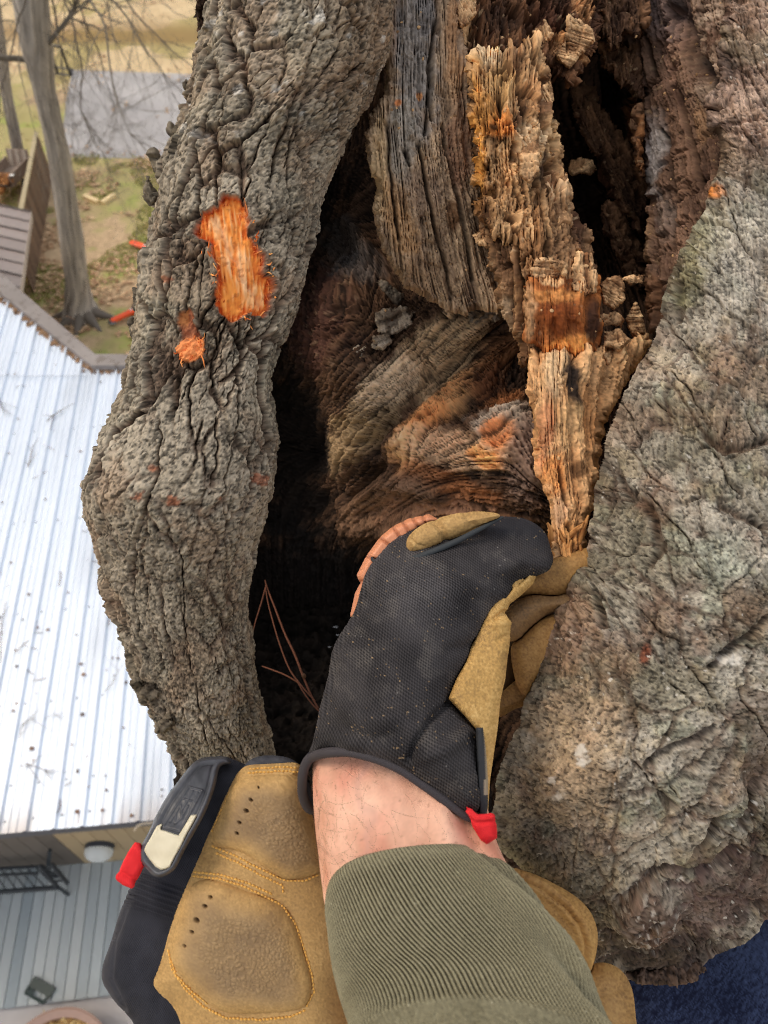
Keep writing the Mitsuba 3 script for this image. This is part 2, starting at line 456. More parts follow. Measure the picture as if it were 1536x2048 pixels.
# two bare trees down in the yard
def yard_trunk(parent, px, ybase, name='trunk', seed=0, n_len=240):
    """Stations (x, y, half width) in the upright plane where the tree stands."""
    px = np.array(px, float)
    pts = np.array([on_plane(x, y, (0, ybase, 0), np.array([0, 1.0, 0])) for x, y, w in px])
    dep = (pts - C0) @ FWD
    rad = px[:, 2] * dep / FPX
    s = np.linspace(0, len(px) - 1, n_len)
    pc, rc = PchipInterpolator(np.arange(len(px)), pts)(s), PchipInterpolator(np.arange(len(px)), rad)(s)
    v, f = tube(pc, rc, 64)
    nn = n_len * 64
    ang = np.tile(np.arange(64) * 2 * PI / 64, n_len)
    ctr = np.repeat(pc, 64, 0)
    out = v[:nn] - ctr
    L = np.linalg.norm(out, axis=1, keepdims=True)
    rid = nz(np.cos(ang) * 5.5, np.sin(ang) * 5.5, ctr[:, 2] * 1.3, seed=seed, octaves=4) - .5
    spot = nz(np.cos(ang) * 3, np.sin(ang) * 3, ctr[:, 2] * 2.2, seed=seed + 1, octaves=4)
    v[:nn] += out / L * (rid * .055 + .03 * (spot - .5))[:, None]
    c = mixc(lin(112, 106, 100), lin(190, 182, 172), np.clip(.5 + 2.0 * rid + .8 * (spot - .5), 0, 1))
    c = mixc(c, lin(66, 58, 52), .7 * sm(.66, .76, spot))
    c = np.vstack([c, c[:1], c[-1:]])
    return add(name, (v, f), c, parent=parent), pc, rc


def bough(parts, p, d, length, r, depth, rg, droop=-.06):
    n = max(5, int(length / .16))
    pts = [p]
    d = d / np.linalg.norm(d)
    for k in range(n):
        d = d + rg.normal(0, .13, 3) + np.array([0, 0, droop])
        d /= np.linalg.norm(d)
        pts.append(pts[-1] + d * length / n)
    pts = np.array(pts)
    parts.append(tube(pts, np.linspace(r, r * .3, n + 1) * .55, 5 if r > .012 else 3, cap=False))
    if depth:
        for k in range(int(4 + 3.4 * length)):
            i = rg.integers(n // 5, n)
            dd = (pts[i + 1] - pts[i]) / np.linalg.norm(pts[i + 1] - pts[i]) + rg.normal(0, .62, 3)
            bough(parts, pts[i], dd, length * rg.uniform(.28, .6), max(r * (1 - .6 * i / n) * .5, .004), depth - 1, rg, droop)


rg = np.random.default_rng(8)
t1 = thing('yard_tree', 'tall bare grey tree standing on the lawn beside the driveway', 'tree')
trunk, pc, rc = yard_trunk(t1, [(166, 646, 44), (163, 623, 35), (158, 601, 27), (153, 557, 22), (144, 482, 22), (132, 408, 21), (121, 334, 22), (107, 260, 20), (90, 186, 21), (76, 111, 28), (66, 40, 32), (54, -60, 36), (44, -160, 38)], 13.6, seed=3)
for k in range(5):                                             # root flare
    a = -PI / 2 + (k - 2) * .75
    b0 = np.array([-6.55, 13.55, .22])
    add('root', tube([b0 + np.array([math.cos(a) * q, math.sin(a) * q, -.30 * (q / .75) ** .6 + .05]) for q in (.12, .3, .5, .75)], [.17, .12, .08, .03], 8), lin(112, 104, 96), parent=t1)
limbs = [((52, 120), (-40, 80), 13.2, .10), ((85, 100), (100, -60), 13.0, .08)]
for (ax_, ay_), (bx_, by_), yy, r in limbs:
    a, b_ = on_plane(ax_, ay_, (0, 13.6, 0), np.array([0, 1., 0])), on_plane(bx_, by_, (0, yy, 0), np.array([0, 1., 0]))
    parts = []
    bough(parts, a, b_ - a, 2.4, r, 2, rg, -.01)
    add('bough', join(parts), lin(104, 97, 88), parent=t1)
# long drooping boughs that hang in front of the driveway: their roots are up in the crown, out of sight
for k, (x, y, yy, tx, ty, tyy, L, r) in enumerate([(150, -60, 11.5, 330, 130, 10.5, 3.0, .030), (120, -80, 12, 290, 100, 11.5, 3.2, .034), (190, -40, 11, 390, 40, 10.0, 2.6, .026), (110, -50, 12.5, 240, 200, 12, 3.2, .030), (150, -30, 12.5, 200, 140, 12.2, 2.2, .022), (60, -30, 12, 20, 140, 11.5, 2.4, .026),
                                                   (240, -30, 10.5, 300, 120, 10.0, 2.0, .022), (90, 20, 12.8, 150, 190, 12.4, 2.0, .02), (100, 60, 12.9, 210, 140, 12.4, 1.7, .016), (20, -20, 12.0, 90, 160, 11.4, 2.2, .018), (130, 20, 12.0, 60, 260, 11.6, 2.0, .014), (150, 320, 13.2, 196, 165, 12.8, 1.9, .012), (140, 330, 13.3, 320, 215, 12.6, 1.9, .009), (170, 310, 13.2, 290, 270, 12.6, 1.5, .008),
                                                   (60, 340, 13.0, 10, 350, 12.8, 1.2, .009), (130, 300, 13.0, 60, 400, 12.6, 1.1, .008)]):
    a, b_ = on_plane(x, y, (0, yy, 0), np.array([0, 1., 0])), on_plane(tx, ty, (0, tyy, 0), np.array([0, 1., 0]))
    parts = []
    bough(parts, a, b_ - a, L, r, 2, rg, -.012)
    add('bough', join(parts), mixc(lin(92, 84, 76), lin(120, 112, 102), .5 + .5 * math.sin(k)), parent=t1)
t2 = thing('yard_tree', 'darker slender bare tree near the left edge, behind the leaf cart', 'tree')
yard_trunk(t2, [(46, 362, 15), (43, 340, 11), (28, 260, 11), (13, 186, 10), (2, 110, 12), (-10, 30, 13), (-22, -60, 14)], 20.2, seed=6, n_len=140)
parts = []
for k in range(4):
    a = on_plane(4, 90, (0, 20.2, 0), np.array([0, 1., 0]))
    bough(parts, a + [0, 0, .3 * k], np.array([rg.normal(0, .6), -.5, .5]), 2.6, .04, 2, rg)
add('bough', join(parts), lin(96, 90, 80), parent=t2)

# house: long white metal roof, wall, gutter
E2, E1 = np.array([.9925, .1222, 0]), np.array([-.1222, .9925, 0])
SL = .06
RN = np.cross(E2, E1 + [0, 0, SL]); RN /= np.linalg.norm(RN)
O = np.array([-2.5, 1.90, 3.2])
house = thing('house', 'house under a long ribbed white metal roof littered with twigs', 'house')


def roof_pt(x, y):
    return on_plane(x, y, O, RN)


def ab(q):
    return (q - O) @ E2, (q - O) @ E1


near = np.array([ab(roof_pt(x, y)) for x, y in [(-700, 1728), (0, 1668), (150, 1655), (310, 1640), (500, 1624)]])
far = np.array([ab(roof_pt(x, y)) for x, y in [(-700, -40), (-200, 415), (0, 580), (90, 655), (182, 730), (262, 742), (420, 752)]])
prof = [(0, 0), (.010, .030), (.034, .030), (.044, 0), (.098, 0), (.104, .007), (.112, .007), (.118, 0), (.162, 0), (.168, .007), (.176, .007), (.182, 0)]
WHITE = lin(222, 231, 244)
a_lo, k = -6.2, 0
while a_lo < 1.5:
    xs, hs = [], []
    for m_ in range(4):
        for (x, h_) in prof:
            xs.append(a_lo + m_ * .229 + x); hs.append(h_)
    xs.append(a_lo + .916 + .03); hs.append(.001)
    xs, hs = np.array(xs), np.array(hs) + (.0015 if k % 2 else 0)
    t0, t1_ = np.interp(xs, near[:, 0], near[:, 1]), np.interp(xs, far[:, 0], far[:, 1])
    nt = 24
    tt = t0 + (t1_ - t0) * np.linspace(0, 1, nt)[:, None]
    wob = .0022 * (nz(tt * 1.3, np.broadcast_to(xs, tt.shape) * 2, seed=k, octaves=2) - .5)
    top = O + xs[None, :, None] * E2 + tt[..., None] * (E1 + [0, 0, SL]) + (hs[None, :] + wob)[..., None] * RN
    bot = top - .004 * RN
    nxs = len(xs)
    i, j = np.meshgrid(np.arange(nt - 1), np.arange(nxs - 1), indexing='ij')
    qd = np.stack([i * nxs + j, i * nxs + j + 1, (i + 1) * nxs + j + 1, (i + 1) * nxs + j], -1).reshape(-1, 4)
    v = np.vstack([top.reshape(-1, 3), bot.reshape(-1, 3)])
    nn = nt * nxs
    e = [np.array([[q, q + 1, q + 1 + nn, q + nn] for q in range(nxs - 1)])[:, ::-1], np.array([[q, q + 1, q + 1 + nn, q + nn] for q in range((nt - 1) * nxs, nt * nxs - 1)])]
    f = np.vstack([qd, qd[:, ::-1] + nn] + e)
    dirt = nz(top[..., 0] * 3, top[..., 1] * .8, top[..., 2], seed=5, octaves=3).ravel()
    grime = .5 * nz(xs * 40, np.zeros_like(xs), seed=21)[None, :] + .8 * sm(.45, .75, nz(np.broadcast_to(xs * 18, tt.shape), tt * .9, seed=22, octaves=3))
    c = WHITE * (1 - .16 * sm(.5, .8, dirt) - .10 * grime.ravel())[:, None]
    ends = np.exp(-((tt - t0) / .12)) * sm(.4, .6, nz(xs * 9, np.zeros_like(xs), seed=3))[None]
    c = mixc(c, lin(150, 132, 116), .6 * np.clip(ends.ravel(), 0, 1))
    add('roof_panel', (v, f), np.vstack([c, c]), 'mat_metal', 30, parent=house)
    a_lo += .916; k += 1
# the lap where the upper sheets overlap the lower ones
for sgm in range(3):
    q0, q1 = roof_pt(-300 + 160 * sgm, 757), roof_pt(-142 + 160 * sgm, 756)
    add('sheet_lap', box(q0 + RN * .031, q1 - q0, E1 * .012, RN * .003), lin(176, 184, 196), 'mat_metal', False, parent=house)
q = []
for y_ in (700, 860, 1040, 1220, 1400, 1560, 1630):
    t_ = ab(roof_pt(120, y_))[1]
    for x_ in np.arange(-6.2, .2, .229):
        if np.interp(x_, near[:, 0], near[:, 1]) < t_ < np.interp(x_, far[:, 0], far[:, 1]):
            m_ = trimesh.creation.icosphere(0, .010); m_.vertices = m_.vertices * [1, 1, .6] + O + x_ * E2 + E2 * .07 + t_ * (E1 + [0, 0, SL]) + RN * .004
            q.append(m_)
add('roof_screws', join(q), lin(120, 124, 132), smooth=False, parent=house, kind='stuff')
# fascia under the eave
fa, fb = near[0], near[-1]
pa, pb = O + fa[0] * E2 + (fa[1] + .03) * E1 + [0, 0, -.03], O + fb[0] * E2 + (fb[1] + .03) * E1 + [0, 0, -.03]
add('fascia', box(pa, pb - pa, E1 * .035, np.array([0, 0, -.19])), lin(96, 98, 106), smooth=False, parent=house)
add('eave_flashing', box(pa - E1 * .012 + [0, 0, .002], pb - pa, E1 * .010, np.array([0, 0, -.05])), lin(82, 86, 104), smooth=False, parent=house)
add('soffit', box(pa + E1 * .037 + [0, 0, -.17], pb - pa, E1 * .9, np.array([0, 0, -.015])), lin(120, 110, 100), smooth=False, parent=house)
# wall with vertical boards
w0, w1 = G(-700, 1797, .15), G(420, 1706, .15)
wd_ = (w1 - w0) / np.linalg.norm(w1 - w0)
wn_ = np.array([-wd_[1], wd_[0], 0])
wall = add('wall', box(w0 + wn_ * .03 + [0, 0, -.1], w1 - w0, wn_ * .12, np.array([0, 0, 3.05])), lin(110, 92, 74), smooth=False, parent=house)
s, kk = 0.0, 0
while s < np.linalg.norm(w1 - w0) - .2:
    xpx = project(w0 + wd_ * (s + .1))[0]
    tan_ = xpx > 165
    col = lin(170, 152, 122) if tan_ else lin(104, 98, 92)
    wdt = .19
    add('board', box(w0 + wd_ * (s + .004), wd_ * (wdt - .008), wn_ * (.03 if not tan_ else .029), np.array([0, 0, 2.92])), col * (.9 + .2 * rng.random()), smooth=False, parent=wall)
    s += wdt; kk += 1
for sgn, q in ((1, w1), (-1, w0)):
    add('end_wall', box(q + wn_ * .16 + [0, 0, -.1], E1 * 4.5, -wd_ * .15 * sgn, np.array([0, 0, 3.0])), lin(150, 132, 108), smooth=False, parent=house)
# the gutter along the far edge
outer, inner_ = [(-420, 190), (0, 545), (96, 628), (190, 708), (300, 708), (420, 712)], [(420, 741), (300, 731), (184, 731), (88, 655), (0, 585), (-420, 230)]
gp = [on_plane(x, y, O + RN * .10, RN) for x, y in outer + inner_]
n2 = len(gp) // 2
tops = np.array(gp); bots = tops - RN * .16
f = []
m_ = len(gp)
for i in range(n2 - 1):
    f += [[i, i + 1, m_ - 2 - i, m_ - 1 - i]]
fa = np.array(f)
side = np.array([[i, (i + 1) % m_, (i + 1) % m_ + m_, i + m_] for i in range(m_)])
add('gutter', (np.vstack([tops, bots]), np.vstack([fa, fa[:, ::-1] + m_, side[:, ::-1]])), lin(142, 134, 130), 'mat_gutter', smooth=False, parent=house)
q = []
for t_ in np.linspace(0, 1, 260):
    x, y = np.interp(t_, [0, .35, .68, 1], [0, 90, 184, 290]), np.interp(t_, [0, .35, .68, 1], [592, 664, 737, 737])
    p_ = roof_pt(x + rng.normal(0, 4), y + rng.normal(0, 4) + 4) + RN * .012
    m_ = trimesh.creation.icosphere(0, rng.uniform(.012, .035)); m_.vertices = m_.vertices * [1, 1, .5] * rng.uniform(.6, 1.3, 3) + p_
    q.append(m_)
m_, c_ = join(q, [mixc(lin(96, 70, 52), lin(168, 136, 106), rng.random()) for _ in q])
add('leaf_debris', m_, c_, smooth=False, label='brown leaf debris lying along the far edge of the white roof', kind='stuff')
# twigs and specks lying on the roof
q = []
for k in range(130):
    x, y = rng.uniform(0, 330), rng.uniform(620, 1640)
    p_ = roof_pt(x, y) + RN * .016
    a = rng.uniform(0, 2 * PI)
    if rng.random() < .85:
        m_ = trimesh.creation.icosphere(0, rng.uniform(.006, .018)); m_.vertices = m_.vertices * [1, 1, .4] * rng.uniform(.6, 1.4, 3) + p_
    else:
        d_ = np.array([math.cos(a), math.sin(a), .02]) * rng.uniform(.03, .09)
        m_ = tube([p_ - d_, p_ + rng.normal(0, .006, 3), p_ + d_], .0035, 4)
    q.append(m_)
m_, c_ = join(q, [mixc(lin(70, 54, 44), lin(140, 110, 90), rng.random()) for _ in q])
add('bark_crumbs', m_, c_, smooth=False, label='small dark bark crumbs and bits of twig sprinkled over the white roof', kind='stuff')


def roof_twig(name, px, seed, label, cat, r=.006, spread=.5):
    r = r * .62
    g_ = np.random.default_rng(seed)
    pts = np.array([roof_pt(x, y) + RN * (.022 + .012 * g_.random()) for x, y in px])
    s_ = np.linspace(0, len(px) - 1, 12)
    pts = PchipInterpolator(np.arange(len(px)), pts)(s_) if len(px) > 2 else pts
    parts_ = [tube(pts, np.linspace(r, r * .5, len(pts)), 5)]
    for k in range(5):
        i = g_.integers(0, len(pts) - 1)
        d_ = (pts[i + 1] - pts[i]); d_ /= np.linalg.norm(d_)
        d_ = d_ + (E2 * g_.normal(0, 1) + E1 * g_.normal(0, 1)) * spread + RN * .1
        L_ = g_.uniform(.06, .17)
        parts_.append(tube([pts[i], pts[i] + d_ * L_ * .5 + g_.normal(0, .006, 3), pts[i] + d_ * L_], [r * .6, r * .5, r * .3], 4))
    m_ = join(parts_)
    add(name, m_, mixc(lin(62, 48, 40), lin(120, 98, 82), g_.random(len(m_[0]))), label=label, cat=cat)


roof_twig('twig', [(52, 1530), (75, 1536), (97, 1546)], 1, 'forked dark twig on the roof just above the eave, nearest the leather glove', 'twig', .008)
roof_twig('twig', [(42, 1478), (46, 1452), (72, 1440)], 2, 'tangled broken twig on the roof above the forked one near the eave', 'twig', .006, 1.0)
roof_twig('twig', [(92, 1440), (108, 1432), (122, 1436)], 3, 'thin short twig lying beside the tangled twig on the roof', 'twig', .004)
roof_twig('twig', [(212, 1386), (232, 1360), (236, 1338)], 4, 'thin twig lying on the roof close to the flaky lower bark of the near stem', 'twig', .004)
roof_twig('twig', [(4, 1330), (8, 1240), (14, 1205)], 5, 'long dark twig at the left edge of the roof', 'twig', .007)
roof_twig('twig', [(58, 936), (64, 912), (68, 892)], 6, 'dark bit of twig in the upper middle of the white roof', 'twig', .008)
roof_twig('leaf_clump', [(96, 846), (112, 832), (128, 822)], 7, 'brown clump of dead needles on the upper part of the white roof', 'leaf clump', .012, 1.3)
roof_twig('twig', [(0, 800), (4, 812), (8, 822)], 9, 'short twig at the left picture edge on the upper roof', 'twig', .008)

# deck boards, concrete, and what stands there
deck = tag(numbered('deck'), kind='structure')
d0, d1 = G(-560, 2086, .15), G(420, 1966, .15)
dd_ = (d1 - d0) / np.linalg.norm(d1 - d0)
s = 0.0
BR = E1 * 1.0
while s < np.linalg.norm(d1 - d0):
    a = d0 + dd_ * (s + .005)
    t_ = np.dot(w0 - a, wn_) / np.dot(E1, wn_)
    g_ = rng.random()
    v, f, _ = meshkit.arrays(box(a, dd_ * .114, E1 * (t_ - .004), np.array([0, 0, -.03])))
    add('board', (v, f), mixc(lin(150, 160, 166), lin(182, 188, 190), g_) * (.98 + .10 * rng.random()), smooth=False, parent=deck)
    s += .124
flat('concrete_pad', [(-9, -3.5), (1.0, -3.5), (1.0, d1[1]), (d1[0], d1[1] + .01), (d0[0], d0[1] + .01), (-9, d0[1] - .2)], .06, 'mat_rough', .2, lin(186, 182, 182), kind='structure')

pl = thing('planter', 'round brown planter with straw-coloured dead growth on the concrete', 'planter')
cp = G(103, 2156, .42)
R_ = np.linalg.norm(G(103, 2020, .42) - cp)
ang = np.arange(64) * 2 * PI / 64


def lathe(c, prof_, n_=64):
    a_ = np.arange(n_) * 2 * PI / n_
    pr = np.array(prof_, float)
    v_ = np.stack([np.outer(pr[:, 0], np.cos(a_)), np.outer(pr[:, 0], np.sin(a_)), np.outer(pr[:, 1], np.ones(n_))], -1).reshape(-1, 3) + c
    i_, j_ = np.meshgrid(np.arange(len(pr) - 1), np.arange(n_), indexing='ij')
    return v_, np.stack([i_ * n_ + j_, i_ * n_ + (j_ + 1) % n_, (i_ + 1) * n_ + (j_ + 1) % n_, (i_ + 1) * n_ + j_], -1).reshape(-1, 4)


base = np.array([cp[0], cp[1], .06])
add('pot', lathe(base, [(R_ * .8, 0), (R_ * .95, .28), (R_, .30), (R_ + .005, .36), (R_ - .02, .37), (R_ * .86, .33), (R_ * .84, .10), (0.001, .08)]), lin(166, 138, 126), 'mat_semi', 40, parent=pl)
parts = []
for k in range(900):
    a, r = rng.uniform(0, 2 * PI), R_ * .84 * math.sqrt(rng.random())
    p_ = base + [r * math.cos(a), r * math.sin(a), .24 + .07 * rng.random()]
    d_ = rng.normal(0, 1, 3) * [.07, .07, .03]
    parts.append(tube([p_, p_ + d_], .006, 3))
m_, c_ = join(parts, [mixc(lin(150, 112, 70), lin(236, 212, 152), rng.random()) for _ in parts])
add('dead_stalk', m_, c_, smooth=False, parent=pl, kind='stuff')
add('soil', lathe(base, [(0.001, .24), (R_ * .85, .24), (R_ * .85, .1)]), lin(206, 178, 122), smooth=False, parent=pl)

BLACK = lin(44, 50, 56)
be = thing('metal_bench', 'black metal bench with rod seat standing on the deck against the house wall', 'bench')


def bz(x, y, z):
    return G(x, y, z)


def bar(name, a, b_, r, parent, col=BLACK, sides=6):
    add(name, tube([a, (np.asarray(a) + b_) / 2, b_], r, sides), col, 'mat_semi', 40, parent=parent)


A0, A1, B0, B1 = bz(-160, 1745, .62), bz(78, 1733, .62), bz(-160, 1795, .5), bz(116, 1774, .5)
bar('rail', A0, A1, .018, be); bar('rail', A0 - E1 * .07, A1 - E1 * .07, .018, be)
bar('rail', B0, B1, .024, be); bar('rail', B0 + [0, 0, -.06], B1 + [0, 0, -.06], .018, be)
for k in range(14):
    t_ = (k + .5) / 14
    bar('rod', A0 + (A1 - A0) * t_, B0 + (B1 - B0) * (t_ + .02), .007, be)
for off in (0, .13):
    bar('arm', A1 + E2 * (.02 + off) + [0, 0, .05], B1 + E2 * (.0 + off) + [0, 0, .05], .024, be)
for k in range(4):
    t_ = .2 + .2 * k
    a = (A1 + E2 * .02) * (1 - t_) + B1 * t_ + [0, 0, .05]
    bar('brace', a, a + E2 * .13, .012, be)
for q in (A1 + E2 * .03, B1, A0, B0):
    bar('leg', q, np.array([q[0], q[1], .15]), .02, be)
bar('back_post', A1 + E2 * .10, bz(100, 1700, 1.1), .022, be)

la = thing('wall_lamp', 'white domed lamp with a dark collar fixed to the tan wall under the eave', 'lamp')
lp = on_plane(200, 1690, w0, wn_)
ax1 = -wn_
v, f = lathe(np.zeros(3), [(.001, .17), (.08, .165), (.125, .14), (.15, .10), (.155, .06), (.15, .05)], 40)
rot_ = np.stack([wd_, np.array([0, 0, 1.0]), ax1], 1)
add('shade', (v @ rot_.T + lp, f), lin(206, 212, 214), 'mat_semi', True, parent=la)
v, f = lathe(np.zeros(3), [(.15, .055), (.158, .05), (.158, .0), (.001, .0)], 40)
add('collar', (v @ rot_.T + lp, f), lin(52, 58, 70), 'mat_semi', 40, parent=la)

br = thing('metal_bracket', 'dark green metal bracket with two openings lying on the end of the deck', 'bracket')
ba, bb = G(56, 1972, .19), G(98, 1996, .19)
u_ = (bb - ba) / np.linalg.norm(bb - ba); w_ = np.array([-u_[1], u_[0], 0])
Lb = np.linalg.norm(bb - ba)
add('plate', box(ba - [0, 0, .035], u_ * Lb, w_ * .10, np.array([0, 0, .03])), lin(50, 64, 62), 'mat_semi', False, parent=br)
for a_, b__ in ((.05, .20), (.28, .92)):
    q0, q1 = ba + u_ * Lb * a_, ba + u_ * Lb * b__
    bar('loop', q0, q0 - w_ * .06, .016, br, lin(50, 64, 62)); bar('loop', q1, q1 - w_ * .06, .016, br, lin(50, 64, 62)); bar('loop', q0 - w_ * .06, q1 - w_ * .06, .016, br, lin(50, 64, 62))
rp = [on_plane(x, y, O - RN * .1, RN) for x, y in [(268, 1662), (274, 1652), (286, 1646), (302, 1644), (318, 1640)]]
add('dried_vine', tube(np.array(rp), [.006, .012, .016, .018, .012], 6), lin(206, 192, 172), label='curl of pale dried vine caught on the eave of the white roof', cat='vine')

# shed with its brown roof, the board fence behind it, the leaf cart
sh = thing('shed', 'low shed with a brownish grey panelled roof beside the fence', 'shed')
SZ = 1.95
s0, s1 = G(62, 425, SZ), G(41, 578, SZ)
sd = (s1 - s0) / np.linalg.norm(s1 - s0)
sx = G(0, 412, SZ) - s0; sx /= np.linalg.norm(sx)
Ls = np.linalg.norm(s1 - s0) + 1.2
for k in range(10):
    a = s0 + sd * Ls * k / 10
    add('roof_panel', box(a + [0, 0, .012], sx * 5, sd * Ls / 10 * 1.02, np.array([0, 0, -.04]) ) if k % 2 else box(a, sx * 5, sd * Ls / 10 * 1.02, np.array([0, 0, -.04])), lin(146, 134, 130) * (.92 + .16 * rng.random()), 'mat_semi', False, parent=sh)
    add('seam', box(a + [0, 0, .035] - sd * .012, sx * 5, sd * .024, np.array([0, 0, -.03])), lin(92, 84, 82), 'mat_semi', False, parent=sh)
add('wall', box(s0 + sx * 1.9 + sd * .5 + [0, 0, -.05], sx * 3, sd * (Ls - .6), np.array([0, 0, .1 - SZ])), lin(112, 98, 84), smooth=False, parent=sh)
add('rake_board', box(s0 - sx * .012 + [0, 0, .02], sx * .01, sd * Ls, np.array([0, 0, -.12])), lin(184, 172, 162), smooth=False, parent=sh)

fe = thing('fence', 'brown vertical board fence running from the shed to the bare trees', 'fence')
FH = 1.15
f0, f1_ = G(67, 588), G(103, 352)
fd = (f1_ - f0) / np.linalg.norm(f1_ - f0)
Lf = np.linalg.norm(f1_ - f0)
fn = np.array([fd[1], -fd[0], 0])
s = 0.0
while s < Lf:
    b0 = np.array([f0[0], f0[1], 0]) + fd * s
    hh_ = FH - .05 * rng.random()
    add('board', box(b0 + fn * .01 * rng.random(), fd * .138, fn * .02, np.array([0, 0, hh_])), mixc(lin(92, 74, 60), lin(124, 102, 84), rng.random()), smooth=False, parent=fe)
    s += .142
add('cap_rail', box(np.array([f0[0], f0[1], FH - .01]) - fn * .05, fd * Lf, fn * .10, np.array([0, 0, .035])), lin(176, 162, 132), smooth=False, parent=fe)

ca = thing('leaf_cart', 'weathered grey yard cart with black handles, heaped with orange brown leaves', 'cart')
c0 = G(34, 404, .0)
cx_, cy_ = fd, -fn
tw, tl = .62, 1.15
cc_ = c0 - np.array([.32, -.1, 0])
U_, V_ = np.array([.98, -.12, 0]), np.array([.12, .98, 0])
add('tray', join([box(cc_ - U_ * tw / 2 + [0, 0, .35], U_ * tw, V_ * tl, np.array([0, 0, .03])), box(cc_ - U_ * tw / 2 + V_ * tl + [0, 0, .35], U_ * tw, V_ * .03, np.array([0, .16, .40])),
                  box(cc_ - U_ * tw / 2 + [0, 0, .35], U_ * .03, V_ * tl, np.array([0, 0, .28])), box(cc_ + U_ * tw / 2 + [0, 0, .35], U_ * .03, V_ * tl, np.array([0, 0, .28]))]), lin(146, 130, 118), smooth=False, parent=ca)
for k in range(3):
    add('slat', box(cc_ + U_ * (-.24 + .2 * k) + V_ * tl + [0, -.02, .36], U_ * .08, V_ * .02, np.array([0, .16, .38])), lin(176, 164, 152), smooth=False, parent=ca)
for sgn in (-1, 1):
    bar('handle', cc_ + U_ * sgn * .30 + [0, 0, .4], cc_ + U_ * sgn * .36 - V_ * .7 + [0, 0, .75], .022, ca)
    v, f = lathe(np.zeros(3), [(.001, .03), (.14, .03), (.17, .02), (.17, -.02), (.14, -.03), (.001, -.03)], 24)
    add('wheel', (np.stack([v[:, 2], v[:, 1], v[:, 0]], 1) + cc_ + U_ * sgn * .38 + V_ * .5 + [0, 0, .18], f), lin(48, 46, 46), smooth=40, parent=ca)
add('side_tag', box(cc_ + U_ * .32 + V_ * .05 + [0, 0, .63], U_ * .12, V_ * .08, np.array([0, 0, .02])), lin(226, 226, 222), smooth=False, parent=ca)
parts = []
for k in range(420):
    p_ = cc_ + U_ * rng.uniform(-.36, .30) + V_ * rng.uniform(-.55, .45)
    e_ = np.hypot(*(np.array([np.dot(p_ - cc_, U_), np.dot(p_ - cc_, V_) + .05]) / [.45, .6]))
    p_ = p_ + [0, 0, .42 + .22 * (1 - e_) + .03 * rng.random()]
    m_ = trimesh.creation.icosphere(0, rng.uniform(.03, .07)); m_.vertices = m_.vertices * rng.uniform(.4, 1.2, 3) + p_
    parts.append(m_)
m_, c_ = join(parts, [mixc(lin(110, 66, 34), lin(196, 140, 88), rng.random()) for _ in parts])
add('heaped_leaves', m_, c_, smooth=False, label='heap of orange brown leaves lying in the grey yard cart', kind='stuff')

fr = thing('goal_frame', 'small black metal frame standing on the grass beside the driveway end', 'frame')
q00, q10 = G(98, 146), G(142, 152)
hx = np.array([0, 0, .88])
BLK = lin(28, 28, 30)
back_ = np.array([-.1, .55, 0])
for a, b_ in ((q00, q00 + hx), (q10, q10 + hx - [.06, 0, 0]), (q00 + hx, q10 + hx - [.06, 0, 0]), (q00, q10), (q00 * .45 + q10 * .55 + hx, q00 * .6 + q10 * .4 + hx * .55), (q00 * .6 + q10 * .4 + hx * .55, q00 + hx * .55), (q00 * .6 + q10 * .4 + hx * .55, q00 * .6 + q10 * .4 + hx * .0), (q00, q00 + back_), (q10, q10 + back_), (q00 + back_, q10 + back_)):
    bar('bar', a, b_, .05, fr, BLK)
for (xa, ya, xb, yb, lab) in ((170, 396, 197, 408, 'sawn pale wooden block on the grass, the one nearer the tall tree'), (206, 410, 230, 394, 'sawn pale wooden block on the grass, the one farther from the tall tree')):
    a, b_ = G(xa, ya), G(xb, yb)
    d_ = b_ - a; w_ = np.array([-d_[1], d_[0], 0]) / np.linalg.norm(d_) * .13
    m_ = box(a - w_ / 2 + [0, 0, .0], d_, w_, np.array([0, 0, .10]))
    add('wooden_block', m_, lin(226, 202, 156), smooth=False, label=lab, cat='wooden block', group='sawn wooden blocks on the grass')

OR = lin(240, 84, 26)


